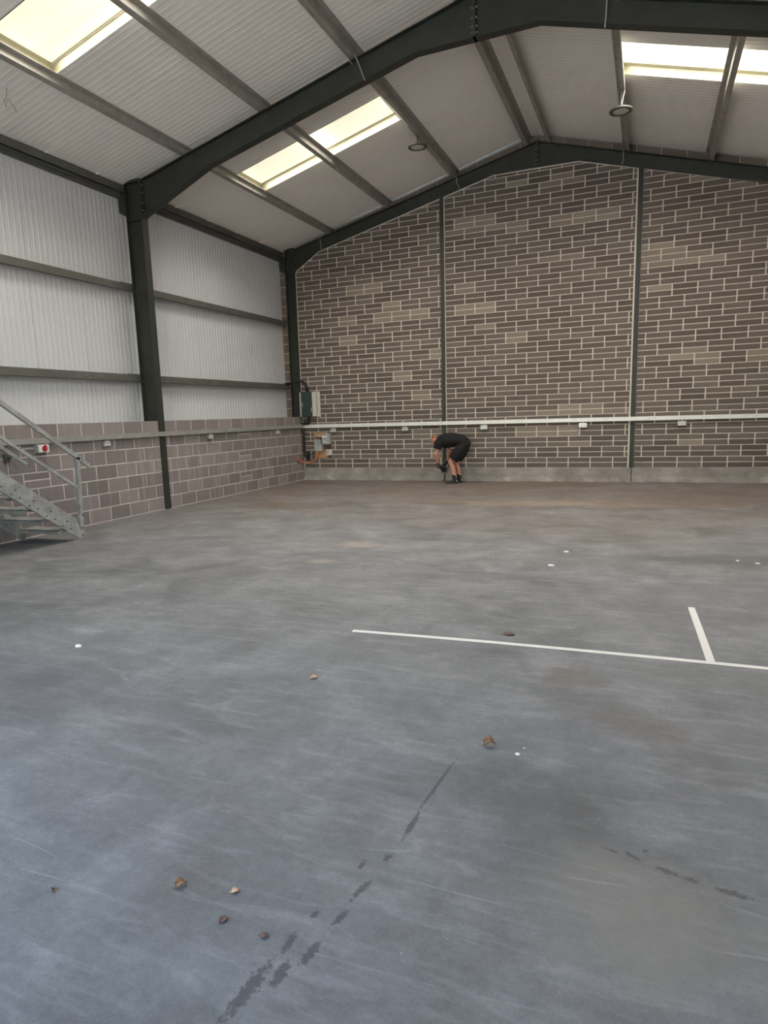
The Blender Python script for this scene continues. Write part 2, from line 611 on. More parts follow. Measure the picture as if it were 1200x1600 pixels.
def clip(poly, a, b, c):
    """keep the part of a convex polygon with a*x + b*y <= c"""
    out = []
    for i, p in enumerate(poly):
        q = poly[(i + 1) % len(poly)]
        dp, dq = a * p[0] + b * p[1] - c, a * q[0] + b * q[1] - c
        if dp <= 0:
            out.append(p)
        if dp * dq < 0:
            t = dp / (dp - dq)
            out.append((p[0] + (q[0] - p[0]) * t, p[1] + (q[1] - p[1]) * t))
    return out


def parea(poly):
    return abs(sum(poly[i][0] * poly[(i + 1) % len(poly)][1] - poly[(i + 1) % len(poly)][0] * poly[i][1] for i in range(len(poly)))) / 2


def piece(poly, depth, ch, axis):
    """a masonry piece: convex face polygon with a small chamfer, facing -y (axis y) or +x (axis x)"""
    cx = sum(p[0] for p in poly) / len(poly)
    cz = sum(p[1] for p in poly) / len(poly)
    w = max(p[0] for p in poly) - min(p[0] for p in poly)
    h = max(p[1] for p in poly) - min(p[1] for p in poly)
    ins = [(cx + (p[0] - cx) * max(0.2, 1 - 2 * ch / max(w, 1e-3)), cz + (p[1] - cz) * max(0.2, 1 - 2 * ch / max(h, 1e-3))) for p in poly]
    mb = MB()
    if axis == 'y':
        mb.rings([[(a, depth, b) for a, b in poly], [(a, ch, b) for a, b in poly], [(a, 0, b) for a, b in ins]])
    else:
        mb.rings([[(-depth, a, b) for a, b in poly], [(-ch, a, b) for a, b in poly], [(0, a, b) for a, b in ins]])
    return mb


# ------------------------------------------------------------------ floor and yard
o = obj('floor', MB().box(CLX - 0.1, W + 0.6, YF - 0.2, 0.35, -0.2, 0.0), 'floor')
tag(o, 'worn grey concrete floor of the warehouse', kind='structure')
o = obj('yard', MB().box(-30, 42, -60, YF - 0.2, -0.25, -0.03), 'yard', loc=(5, -38, -0.03))
tag(o, kind='structure')

# ------------------------------------------------------------------ left wall: blockwork, cladding
ZTOP = 1.583
COLY = (-5.42, -5.25)
wall_left = struct('wall_left', (0, -8, 0))
obj('mortar_bed', MB().box(-0.22, -0.0035, COLY[1], 0.05, 0, ZTOP - 0.004), 'mortar_grey', wall_left)
obj('mortar_bed', MB().box(-0.22, -0.0035, YF, COLY[0], 0, ZTOP - 0.004), 'mortar_grey', wall_left)
JB = 0.018
block_cache = {}


def put_block(y0, y1, z0, z1):
    w, h = round(y1 - y0, 3), round(z1 - z0, 3)
    if w < 0.03 or h < 0.03:
        return
    if (w, h) not in block_cache:
        block_cache[(w, h)] = piece([(0, 0), (w, 0), (w, h), (0, h)], 0.12, 0.003, 'x').mesh('block', MAT['block'])
    link('block', block_cache[(w, h)], wall_left, (random.uniform(-0.001, 0.002), y0, z0))


for row in range(1, 8):
    z1 = ZTOP - 0.225 * (row - 1)
    z0 = max(z1 - 0.225, 0.0)
    off = -4.936 + (0.225 if row % 2 == 0 else 0)
    for i in range(-26, 13):
        a, b = off + 0.45 * i + JB / 2, off + 0.45 * (i + 1) - JB / 2
        spans = []
        if b <= COLY[0] or a >= COLY[1]:
            spans = [(a, b)]
        else:
            if a < COLY[0]:
                spans.append((a, COLY[0]))
            if b > COLY[1]:
                spans.append((COLY[1], b))
        for s0, s1 in spans:
            s0, s1 = max(s0, YF), min(s1, 0.0)
            if s1 - s0 < 0.03:
                continue
            split = row % 2 == 0 and (abs(a + 2.911) < 0.05 or abs(a + 8.311) < 0.05)
            zz0 = z0 + (JB / 2 if z0 > 0 else 0)
            if split:
                zm = (zz0 + z1) / 2
                put_block(s0, s1, zz0, zm - JB / 2)
                put_block(s0, s1, zm + JB / 2, z1 - JB / 2)
            else:
                put_block(s0, s1, zz0, z1 - (JB / 2 if row > 1 else 0))

# white liner sheets with shallow ribs, one metre wide each
RIB = 0.1


def ribbed(n, pitch, depth):
    prof = []
    for i in range(n):
        t = i * pitch
        prof += [(t, 0), (t + pitch * 0.56, 0), (t + pitch * 0.66, depth), (t + pitch * 0.9, depth)]
    prof.append((n * pitch, 0))
    return prof


def cladding_mesh():
    mb = MB()
    prof = ribbed(10, 0.0995, 0.0042)
    zz = (ZTOP - 0.02, 5.56)
    n = len(prof)
    mb.add([(d, t, z) for z in zz for t, d in prof], [(i, i + 1, n + i + 1, n + i) for i in range(n - 1)])
    mb.add([(-0.04, 0, zz[0]), (-0.04, 0.995, zz[0]), (-0.04, 0.995, zz[1]), (-0.04, 0, zz[1])], [(3, 2, 1, 0)])
    return mb.mesh('cladding_panel', MAT['cladding'])


cm = cladding_mesh()
for i in range(-9, 9):
    y = -7.44 + i
    if y < YF - 0.6 or y > 0.2:
        continue
    link('cladding_panel', cm, wall_left, (CLX, y if y < -0.9 else y, 0))
obj('drip_flashing', MB().box(CLX, -0.20, YF, 0.0, ZTOP - 0.035, ZTOP - 0.02), 'galv', wall_left)

# right and front walls (outside the picture)
wall_right = struct('wall_right', (W, -8, 0))
obj('mortar_bed', MB().box(W, W + 0.22, YF, 0.05, 0, ZTOP), 'block', wall_right)
for i in range(-9, 9):
    y = -7.44 + i
    if y < YF - 0.6 or y > 0.2:
        continue
    c = link('cladding_panel', cm, wall_right, (W + 0.46, y, 0))
    c.rotation_euler = (0, 0, math.pi)
    c.location.y += 0.995
wall_front = struct('wall_front', (5, YF, 0))
mb = MB()
mb.box(CLX - 0.05, DOOR[0], YF - 0.2, YF, 0, 4.4)
mb.box(DOOR[1], W + 0.55, YF - 0.2, YF, 0, 4.4)
mb.prism([(CLX - 0.05, DOOR[2]), (W + 0.55, DOOR[2]), (W + 0.55, zs(W + 0.5)), (XR, zs(XR)), (CLX - 0.05, zs(CLX))], 'y', YF - 0.2, YF)
obj('panel', mb, 'cladding', wall_front)

# ------------------------------------------------------------------ gable wall in three infill panels
POSTS = ((3.637, 3.725), (7.648, 7.742))
UNDER = [(0.0, 5.045), (0.655, 5.445), (4.845, 6.455), (6.535, 6.435), (W + 0.4, 6.435 - 0.279 * (W + 0.4 - 6.535))]
HALF = []
for (xa, za), (xb, zb) in zip(UNDER[:-1], UNDER[1:]):
    s = (zb - za) / (xb - xa)
    HALF.append((-s, 1.0, za - s * xa))   # z - s x <= za - s xa


def under(x):
    return min(c + (-a) * x for a, b, c in HALF)


ZP = 0.300
PALE = [[1.33, 2.25, 4.34, 4.62], [2.04, 3.39, 3.71, 3.91], [1.13, 1.58, 3.72, 3.95], [2.93, 3.36, 1.9, 2.1], [2.47, 2.9, 2.37, 2.55], [2.28, 2.71, 3.92, 4.09], [1.12, 1.54, 3.28, 3.45], [3.34, 3.53, 0.55, 0.73], [3.37, 3.56, 2.79, 2.98],
        [3.95, 4.89, 5.39, 5.73], [5.08, 5.55, 5.2, 5.47], [5.96, 6.87, 5.23, 5.43], [6.86, 7.34, 5.2, 5.46], [3.98, 4.42, 4.1, 4.36], [3.97, 4.87, 3.69, 3.91], [5.77, 6.47, 4.52, 4.66], [5.11, 5.56, 6.1, 6.31], [5.98, 6.44, 6.09, 6.26],
        [5.07, 5.51, 2.99, 3.24], [6.2, 7.13, 1.4, 1.66], [7.12, 7.55, 1.38, 1.53], [5.29, 6.67, 1.0, 1.2], [6.42, 6.86, 0.76, 0.89], [5.75, 6.21, 1.44, 1.54], [4.44, 4.85, 3.31, 3.44],
        [7.82, 8.34, 4.27, 4.7], [8.54, 8.99, 4.29, 4.48], [7.91, 8.32, 3.78, 3.87], [8.54, 8.89, 5.69, 5.85], [9.35, 9.66, 5.46, 5.6],
        [8.55, 9.02, 2.54, 2.67], [8.33, 8.78, 2.44, 2.57], [8.77, 9.25, 2.31, 2.57], [9.68, 10.04, 2.31, 2.57], [8.57, 9.0, 0.77, 0.89]]
JV, JH = 0.022, 0.015
FULLW, FULLH = round(0.45 - JV, 4), round(0.1125 - JH, 4)
full_mesh = {k: piece([(0, 0), (FULLW, 0), (FULLW, FULLH), (0, FULLH)], 0.03, 0.003, 'y').mesh('brick', MAT[k]) for k in ('brick', 'brick_pale')}
PANELS = (('wall_back_left', 0.0, POSTS[0][0], 0.4326), ('wall_back_centre', POSTS[0][1], POSTS[1][0], 4.1806), ('wall_back_right', POSTS[1][1], W + 0.2, 8.1046))
for name, xa, xb, xo in PANELS:
    wall = struct(name, ((xa + xb) / 2, 0, 0))
    poly = [(xa, ZP), (xb, ZP), (xb, 8), (xa, 8)]
    for h in HALF:
        poly = clip(poly, *h)
    core = MB().prism([(max(p[0], xa), p[1]) for p in poly], 'y', 0.0035, 0.2)
    obj('mortar_bed', core, 'mortar', wall)
    items = []
    fl, fr = {'wall_back_left': (0.010, 0.0), 'wall_back_centre': (0.016, 0.028), 'wall_back_right': (0.0, 0.0)}[name]
    ea, eb = xa + fl + 0.003, xb - fr - 0.003
    for r in range(0, 29):
        off = xo + (0.225 if r % 2 else 0)
        i0 = int((xa - off) / 0.45) - 2
        for i in range(i0, i0 + 14):
            for hlf in (0, 1):
                x0, x1 = off + 0.45 * i + JV / 2, off + 0.45 * (i + 1) - JV / 2
                if x1 < ea or x0 > eb:
                    continue
                z0 = ZP + 0.225 * r + 0.1125 * hlf + JH / 2
                z1 = z0 + FULLH
                whole = x0 >= ea and x1 <= eb and z1 < min(under(x0), under(x1)) - 0.02
                pl = [(max(x0, ea), z0), (min(x1, eb), z0), (min(x1, eb), z1), (max(x0, ea), z1)]
                if pl[1][0] - pl[0][0] < 0.02:
                    continue
                if not whole:
                    for a, b, c in HALF:
                        pl = clip(pl, a, b, c - 0.022)
                        if len(pl) < 3:
                            break
                    if len(pl) < 3 or parea(pl) < 0.0006:
                        continue
                cx, cz = (pl[0][0] + pl[1][0]) / 2, (z0 + z1) / 2
                pale = any(a - 0.1 < cx < b + 0.1 and c < cz < d for a, b, c, d in PALE)
                u, v, d = project((cx, 0, cz))
                size = parea(pl) / d ** 3 if (0 <= u <= 1200 and 0 <= v <= 1600) else 0
                items.append((size, whole, pl, pale, x0, z0))
    items.sort(key=lambda t: -t[0])
    rest = {'brick': MB(), 'brick_pale': MB()}
    for n, (size, whole, pl, pale, x0, z0) in enumerate(items):
        key = 'brick_pale' if pale else 'brick'
        dy = random.uniform(-0.002, 0.001)
        if n < 295 and size > 0:
            if whole:
                link('brick', full_mesh[key], wall, (x0, dy, z0))
            else:
                ox, oz = pl[0]
                link('brick', piece([(p[0] - ox, p[1] - oz) for p in pl], 0.03, 0.003, 'y').mesh('brick', MAT[key]), wall, (ox, dy, oz))
        else:
            pm = piece(pl, 0.03, 0.003, 'y')
            rest[key].add([(p[0], p[1] + dy, p[2]) for p in pm.v], pm.f)
    for key, mb in rest.items():
        if mb.v:
            tag(obj('brick_field', mb, key, wall), kind='stuff')
    # pointing strips against the steel
    mb = MB()
    top = [(x, under(x)) for x in sorted(set([xa, xb] + [q[0] for q in UNDER if xa < q[0] < xb]))]
    for (p, q) in zip(top[:-1], top[1:]):
        mb.prism([(p[0], p[1]), (q[0], q[1]), (q[0], q[1] - 0.022), (p[0], p[1] - 0.022)], 'y', -0.006, 0.02)
    if fr:
        mb.box(xb - fr, xb, -0.006, 0.02, ZP, under(xb))
    if fl:
        mb.box(xa, xa + fl, -0.006, 0.02, ZP, under(xa))
    obj('pointing', mb, 'mortar_white', wall)
    # concrete upstand with a broken lower edge
    mb = MB()
    n = int((xb - xa) / 0.14)
    rr = random.Random(len(name))
    rows = [[], [], [], []]
    gx0, gx1 = (xa, xb + 0.045) if xa < 7 else (xa - 0.035, xb)
    if xa < 1:
        gx1 = xb + 0.088
    for i in range(n + 1):
        x = gx0 + (gx1 - gx0) * i / n
        rows[0].append((x, 0.01, ZP - 0.004))
        rows[1].append((x, -0.022, ZP - 0.012 + rr.uniform(-0.006, 0.004)))
        rows[2].append((x, -0.026 + rr.uniform(-0.004, 0.004), 0.11 + rr.uniform(-0.02, 0.02)))
        rows[3].append((x, -0.030 - rr.uniform(0.0, 0.05), 0.0))
    vs = [q for r_ in rows for q in r_]
    fs = [(a * (n + 1) + i, a * (n + 1) + i + 1, (a + 1) * (n + 1) + i + 1, (a + 1) * (n + 1) + i) for a in range(3) for i in range(n)]
    mb.add(vs, fs)
    mb.box(gx0, gx1, 0.005, 0.2, 0, ZP - 0.004)
    obj('plinth', mb, 'plinth', wall)
    # crumbs of concrete knocked off along the foot
    for i in range(int((xb - xa) * 2.2)):
        x = rr.uniform(xa + 0.1, min(xb, 10.2) - 0.1)
        s = rr.uniform(0.012, 0.035)
        c = MB().ball((x, -0.06 - rr.uniform(0, 0.05), s * 0.35), s * 1.6, s, s * 0.5, n=6, m=4)
        obj('crumb', c, 'plinth', wall, loc=(x, -0.08, 0))

# blockwork seen over the top of the gable rafter, and beside its column
wall_gable = struct('wall_gable', (XR, 0.1, 6))
xs_ = [CLX - 0.05 + 0.45 * i for i in range(0, 28)]
core = [(CLX - 0.05, 5.0), (XR, 6.5), (W + 0.5, 5.0), (W + 0.5, zs(W + 0.5) + 0.05), (XR, zs(XR) + 0.05), (CLX - 0.05, zs(CLX) + 0.05)]
obj('mortar_bed', MB().prism(core, 'y', 0.15, 0.26), 'mortar', wall_gable)
for a, b in zip(xs_[:-1], xs_[1:]):
    a, b = a + 0.006, b - 0.006
    for k in (0,):
        pl = [(a, zt(a) - 0.16), (b, zt(b) - 0.16), (b, zs(b) + 0.02), (a, zs(a) + 0.02)]
        ox, oz = pl[0]
        link('block', piece([(p[0] - ox, p[1] - oz) for p in pl], 0.03, 0.004, 'y').mesh('block', MAT['gable_block']), wall_gable, (ox, 0.135, oz))
strip_mesh = piece([(0, 0), (0.168, 0), (0.168, 0.211), (0, 0.211)], 0.03, 0.004, 'y').mesh('block', MAT['gable_block'])
for i in range(18):
    z0 = ZTOP + 0.225 * i
    if z0 + 0.215 > 5.45:
        break
    link('block', strip_mesh, wall_gable, (CLX + 0.012, 0.02, z0))
obj('mortar_bed', MB().box(CLX + 0.01, CLX + 0.182, 0.025, 0.26, 0, 5.5), 'mortar', wall_gable)
for xa, xb in POSTS:
    obj('mortar_bed', MB().box(xa - 0.03, xb + 0.03, 0.2, 0.26, 0, 6.3), 'plinth', wall_gable)

# ------------------------------------------------------------------ roof
ceiling = struct('ceiling', (XR, -8, 6))


def roof_strip(xa, xb, y0, wd):
    """ribbed liner sheet from xa to xb (one slope), ribs running down the slope"""
    mb = MB()
    n = 10
    prof = ribbed(n, wd / n, 0.0022)
    q = len(prof)
    vs = [(x, y0 + t, zs(x) - d * 0.98 + 0.0) for x in (xa, xb) for t, d in prof]
    mb.add(vs, [(i, i + 1, q + i + 1, q + i) for i in range(q - 1)])
    ya_, yb_ = y0 - 0.012, y0 + wd + 0.012
    mb.add([(xa, ya_, zs(xa) + 0.13), (xb, ya_, zs(xb) + 0.13), (xb, yb_, zs(xb) + 0.13), (xa, yb_, zs(xa) + 0.13)], [(0, 1, 2, 3)])
    return mb


for side, (xa, xb) in enumerate(((CLX - 0.06, XR), (XR, W + 0.52))):
    edge = -2.99 if side == 0 else -2.9
    y = edge + 3.0
    while y > YF - 1:
        y -= 1.0
        lights = [r for r in ROOFLIGHTS if abs(r[2] - y) < 0.12 and xa - 0.1 < r[0] < xb]
        ya, wd = y + 0.003, 0.994
        if y < YF - 0.2:
            ya, wd = YF - 0.2, y + 1.0 - (YF - 0.2)
        if not lights:
            obj('roof_panel', roof_strip(xa, xb, ya, wd), 'roof', ceiling)
        else:
            r = lights[0]
            obj('roof_panel', roof_strip(xa, r[0], ya, wd), 'roof', ceiling)
            obj('roof_panel', roof_strip(r[1], xb, ya, wd), 'roof', ceiling)
obj('roof_panel', roof_strip(CLX - 0.06, XR, 0.008, 0.3), 'roof', ceiling)
obj('roof_panel', roof_strip(XR, W + 0.52, 0.103, 0.22), 'roof', ceiling)
mb = MB()
mb.prism([(XR - 0.26, zs(XR - 0.26) - 0.012), (XR, zs(XR) - 0.012), (XR + 0.26, zs(XR + 0.26) - 0.012), (XR + 0.26, zs(XR + 0.26) - 0.008), (XR, zs(XR) - 0.008), (XR - 0.26, zs(XR - 0.26) - 0.008)], 'y', YF, 0.13)
obj('ridge_flashing', mb, 'roof', ceiling)

RL_TXT = ['cream daylit rooflight above the left cladding, between the middle frame and the brick gable', 'large bright rooflight at the upper left corner, on the near side of the middle frame',
          'dazzling white rooflight on the right slope, between the middle frame and the brick gable', 'rooflight on the right slope on the near side of the middle frame']
for i, (x0, x1, y0, y1) in enumerate(ROOFLIGHTS):
    wdw = struct('window_%d' % (i + 1), ((x0 + x1) / 2, (y0 + y1) / 2, zs((x0 + x1) / 2)), RL_TXT[i])
    mb = MB()
    mb.add([(x0, y0, zs(x0) + 0.165), (x1, y0, zs(x1) + 0.165), (x1, y1, zs(x1) + 0.165), (x0, y1, zs(x0) + 0.165)], [(0, 1, 2, 3)])
    obj('outer_sheet', mb, 'rooflight' if x0 < XR else 'rooflight_bright', wdw)
    mb = MB()
    for (ax, ay, bx, by) in ((x0, y0, x1, y0), (x0, y1, x1, y1), (x0, y0, x0, y1), (x1, y0, x1, y1)):
        mb.add([(ax, ay, zs(ax) - 0.002), (bx, by, zs(bx) - 0.002), (bx, by, zs(bx) + 0.165), (ax, ay, zs(ax) + 0.165)], [(0, 1, 2, 3)])
    obj('upstand', mb, 'reveal', wdw)


# ------------------------------------------------------------------ steel frames
def strip(mb, pts, y0, y1, t):
    """flange plate following a polyline in x, z (t downwards)"""
    for (p, q) in zip(pts[:-1], pts[1:]):
        mb.prism([p, q, (q[0], q[1] - t), (p[0], p[1] - t)], 'y', y0, y1)


def frame(label, y0, y1, ue, uk_l, uk_r, zap, depth_l, colface, cd=0.33, depth_r=None):
    t = thing('portal_frame', label, 'steel frame', (XR, (y0 + y1) / 2, 0))
    yc = (y0 + y1) / 2
    tw, tf = 0.008, 0.014
    eL = (ue[0], ue[1])
    # columns
    for s, xin, xout in ((0, colface, colface - cd), (1, W - colface, W - colface + cd)):
        lo, hi = min(xin, xout), max(xin, xout)
        ztop = zt(0.0) if s == 0 else zt(W)
        mb = MB()
        mb.box(lo, lo + tf, y0, y1, 0, ztop + 0.02)
        mb.box(hi - tf, hi, y0, y1, 0, ztop + 0.02)
        mb.box(lo + tf, hi - tf, yc - tw / 2, yc + tw / 2, 0, ztop)
        mb.box(lo - 0.005, hi + 0.005, y0 - 0.004, y1 + 0.004, ztop - 0.01, ztop + 0.03)
        mb.box(lo + tf, hi - tf, y0 + 0.005, y1 - 0.005, 4.95, 4.965)
        obj('column', mb, 'steel', t)
        # cleat that carries the eaves beam
        mb = MB()
        if s == 0:
            mb.prism([(lo - 0.15, 5.12), (lo, 5.03), (lo, 5.42), (lo - 0.15, 5.42)], 'y', y0 - 0.005, y0 + 0.006)
            mb.box(lo - 0.15, lo - 0.14, y0 - 0.005, y1, 5.12, 5.42)
        else:
            mb.prism([(hi + 0.16, 5.0), (hi, 4.9), (hi, 5.25), (hi + 0.16, 5.25)], 'y', y0 - 0.005, y0 + 0.006)
        obj('eaves_cleat', mb, 'steel', t)
    # rafters
    depth_r = depth_r or depth_l
    dl0 = depth_l
    for s in (0, 1):
        depth_l = dl0 if s == 0 else depth_r
        xe = colface if s == 0 else W - colface
        k = uk_l if s == 0 else uk_r
        sgn = 1 if s == 0 else -1
        xh = ue[2] if s == 0 else W - ue[2] + 0.0
        zh = zt(xh) - depth_l
        top = [(xe, zt(xe)), (XR, zt(XR))]
        bot = [(xe, zt(xe) - depth_l), (k, zt(k) - depth_l), (XR, zt(XR) - depth_l)]
        mb = MB()
        mb.prism([top[0], top[1], bot[2], bot[0]], 'y', yc - tw / 2, yc + tw / 2)
        strip(mb, top, y0, y1, tf)
        strip(mb, [(xh, zh + tf), (k, zt(k) - depth_l + tf)], y0, y1, tf)
        obj('rafter', mb, 'steel', t)
        # eaves haunch
        zlow = eL[1] if s == 0 else zt(xe) - (zt(colface) - eL[1])
        mb = MB()
        mb.prism([(xe, zlow), (xh, zh), (xe, zt(xe) - depth_l)], 'y', yc - tw / 2, yc + tw / 2)
        strip(mb, [(xe, zlow + tf), (xh, zh + tf)], y0, y1, tf)
        mb.box(min(xe, xe + sgn * 0.016), max(xe, xe + sgn * 0.016), y0, y1, zlow - 0.02, zt(xe))
        obj('eaves_haunch', mb, 'steel', t)
        for zb in (zlow + 0.1, zlow + 0.22, zt(xe) - 0.19, zt(xe) - 0.08):
            for yy in (y0 + 0.03,):
                b = MB().tube([(xe + sgn * 0.016, yy, zb), (xe + sgn * 0.036, yy, zb)], 0.013, 6)
                obj('bolt', b, 'bolt', t)
    # apex haunch with a level soffit
    mb = MB()
    for s, k in ((0, uk_l), (1, uk_r)):
        depth_l = dl0 if s == 0 else depth_r
        mb.prism([(k, zap), (XR, zap), (XR, zt(XR) - depth_l), (k, zt(k) - depth_l)], 'y', yc - tw / 2, yc + tw / 2)
        strip(mb, [(k, zap + tf), (XR, zap + tf)], y0, y1, tf)
    mb.box(XR - 0.016, XR + 0.016, y0, y1, zap, zt(XR))
    obj('apex_haunch', mb, 'steel', t)
    for zb in (zap + 0.06, zap + 0.14, zap + 0.24, zap + 0.36):
        for sx in (-1, 1):
            b = MB().tube([(XR + sx * 0.016, y0 + 0.03, zb), (XR + sx * 0.04, y0 + 0.03, zb)], 0.014, 6)
            obj('bolt', b, 'bolt', t)
    return t


frame('dark green steel portal frame crossing the middle of the hall in front of the skylights', COLY[0] + 0.01, COLY[1] - 0.01, (0, 4.99, 1.40), 4.90, 6.55, 6.405, 0.345, 0.012, depth_r=0.306)
frame('dark green steel portal frame edging the brick gable wall', -0.025, 0.130, (0, 5.045, 0.655), 4.845, 6.535, 6.447, 0.283, 0.0, 0.275)

# gable posts
for (xa, xb), lab in zip(POSTS, ('slim dark gable post between the left and centre brick panels, above the bending man', 'slim dark gable post between the centre and right brick panels')):
    t = thing('gable_post', lab, 'steel post', ((xa + xb) / 2, 0.02, 0), 'gable posts')
    mb = MB().box(xa + 0.004, xb - 0.001, -0.034 if xa < 5 else -0.012, 0.0, 0.24 if xa < 5 else 0.30, under((xa + xb) / 2))
    obj('flange', mb, 'steel', t)
    mb = MB().box((xa + xb) / 2 - 0.004, (xa + xb) / 2 + 0.004, 0.0, 0.13, ZP, under((xa + xb) / 2))
    obj('web', mb, 'steel', t)

# purlins: Z sections running the length of the hall
PUR = [(0.98, 'lowest roof purlin on the left slope, nearest the left eaves'), (2.46, 'middle roof purlin on the left slope, crossing the rooflights'), (4.0, 'upper left roof purlin that carries the left round lamp'),
       (5.52, 'roof purlin just left of the ridge'), (5.90, 'roof purlin just right of the ridge'), (7.40, 'upper right roof purlin that carries the right round lamp'), (8.87, 'middle roof purlin on the right slope, crossing the white rooflight'),
       (10.38, 'lowest roof purlin on the right slope')]
for x, lab in PUR:
    sg = -1 if x < XR else 1          # bottom flange points down the slope
    zb, ztp = zt(x) + 0.002, zs(x) - 0.01
    mb = MB()
    mb.box(x - 0.002, x + 0.002, YF, 0.12, zb, ztp)
    sl = (0.243 if x < XR else 0.285)
    a, b = x, x + sg * 0.075
    mb.prism([(a, zb), (b, zb - sl * 0.075), (b, zb - sl * 0.075 + 0.004), (a, zb + 0.004)], 'y', YF, 0.12)
    mb.prism([(b, zb - sl * 0.075), (b, zb - sl * 0.075 + 0.02), (b - sg * 0.004, zb - sl * 0.075 + 0.02), (b - sg * 0.004, zb - sl * 0.075)], 'y', YF, 0.12)
    c = x - sg * 0.065
    mb.prism([(a, ztp), (c, ztp + sl * 0.065), (c, ztp + sl * 0.065 - 0.004), (a, ztp - 0.004)], 'y', YF, 0.12)
    o = obj('roof_purlin', mb, 'galv', loc=(x, -8, zb))
    tag(o, lab, 'purlin', 'roof purlins')
    for yy in (-5.34, ):
        pass

# side rails on the left wall
for z0, z1, lab in ((3.80, 3.925, 'upper horizontal steel side rail on the white left cladding'), (2.275, 2.40, 'lower horizontal steel side rail on the white left cladding')):
    t = thing('side_rail', lab, 'wall rail', (-0.4, -8, z0), 'side rails')
    mb = MB()
    xi, xo = -0.33, CLX + 0.011
    mb.box(xi - 0.004, xi, YF, 0.0, z0, z1)
    mb.box(xo, xi, YF, 0.0, z1 - 0.004, z1)
    mb.box(xi - 0.004, xi + 0.028, YF, 0.0, z0, z0 + 0.004)
    mb.box(xi + 0.024, xi + 0.028, YF, 0.0, z0, z0 + 0.018)
    obj('section', mb, 'rail', t)
    for yc in ((COLY[0] + COLY[1]) / 2,):
        obj('sleeve', MB().box(xi, xi + 0.006, yc - 0.36, yc + 0.12, z0 + 0.012, z1 + 0.012), 'rail', t)
    obj('cleat', MB().box(xi + 0.001, xi + 0.012, -0.10, -0.02, z0 + 0.02, z1 + 0.02), 'eaves', t)

t = thing('eaves_beam', 'dark grey steel eaves beam along the top of the left cladding', 'beam', (-0.4, -8, 5.3), None)
mb = MB()
mb.box(-0.335, -0.33, YF, 0.1, 5.40, 5.535)
mb.box(CLX + 0.011, -0.30, YF, 0.1, 5.385, 5.40)
mb.box(-0.305, -0.30, YF, 0.1, 5.385, 5.415)
mb.box(CLX + 0.011, -0.33, YF, 0.1, 5.53, 5.535)
obj('channel', mb, 'eaves', t)
obj('gutter_angle', MB().box(CLX + 0.012, CLX + 0.05, YF, 0.1, 5.33, 5.385), 'eaves', t)

# ------------------------------------------------------------------ cable trunking and sockets
t = thing('cable_trunking', 'grey metal cable trunking along the left block wall', 'trunking', (0.03, -6, 1.31), 'cable trunking')
obj('body', MB().box(0.014, 0.060, -12.5, -0.03, 1.312, 1.392), 'trunk', t)
for y in (-9.2, -6.2, -3.2):
    obj('joint_strap', MB().box(0.013, 0.0625, y - 0.02, y + 0.02, 1.309, 1.3945), 'trunk', t)
t = thing('cable_trunking', 'pale metal cable trunking along the brick gable wall', 'trunking', (5, -0.03, 1.3), 'cable trunking')


def tz(x):
    return 1.303 - 0.0048 * x


mb = MB()
mb.add([(x, y, tz(x) + d) for x in (0.066, W - 0.02) for y, d in ((-0.064, 0), (-0.014, 0), (-0.014, 0.082), (-0.064, 0.082))],
       [(3, 2, 1, 0), (4, 5, 6, 7), (0, 1, 5, 4), (1, 2, 6, 5), (2, 3, 7, 6), (3, 0, 4, 7)])
obj('body', mb, 'trunk_lit', t)
for x in (2.0, 5.0, 8.05):
    z = tz(x)
    obj('joint_strap', MB().box(x - 0.02, x + 0.02, -0.0665, -0.013, z - 0.002, z + 0.0845), 'trunk_lit', t)
for x in (4.75, 5.45, 6.55, 7.18, 8.0, 8.12, 9.05, 9.9):
    z = tz(x) + 0.041
    obj('screw', MB().tube([(x, -0.064, z), (x, -0.067, z)], 0.008, 8), 'bolt', t)
obj('corner_cap', MB().box(0.0, 0.075, -0.068, -0.012, 1.300, 1.388), 'white', t)


def socket(axis, pos, z0, z1, ztr, label, w=0.148):
    """double metal-clad socket, axis 'y' on the gable (faces -y) or 'x' on the left wall (faces +x)"""
    loc = (pos, -0.014, z0) if axis == 'y' else (0.004, pos, z0)
    t = thing('socket_outlet', label, 'socket', loc, 'sockets under the trunking')

    def bx(a0, a1, d0, d1, c0, c1):
        if axis == 'y':
            return MB().box(pos + a0, pos + a1, -0.014 - d1, -0.014 - d0, c0, c1)
        return MB().box(0.004 + d0, 0.004 + d1, pos + a0, pos + a1, c0, c1)
    h = z1 - z0
    obj('back_box', bx(-w / 2, w / 2, 0, 0.040, z0, z1), 'trunk', t)
    fp = obj('face_plate', bx(-w / 2 - 0.001, w / 2 + 0.001, 0.040, 0.045, z0 - 0.001, z1 + 0.001), 'metal', t)
    for s in (-1, 1):
        so = obj('outlet', bx(s * 0.037 - 0.023, s * 0.037 + 0.023, 0.045, 0.048, z0 + h * 0.10, z0 + h * 0.56), 'white', t)
        obj('pin_slot', bx(s * 0.037 - 0.004, s * 0.037 + 0.004, 0.048, 0.0485, z0 + h * 0.36, z0 + h * 0.50), 'dark_hole', so)
        obj('rocker', bx(s * 0.020 - 0.009, s * 0.020 + 0.009, 0.045, 0.050, z0 + h * 0.66, z0 + h * 0.92), 'white', t)
    obj('conduit_stub', bx(-0.010, 0.010, 0.008, 0.030, z1, ztr), 'trunk', t)
    return t


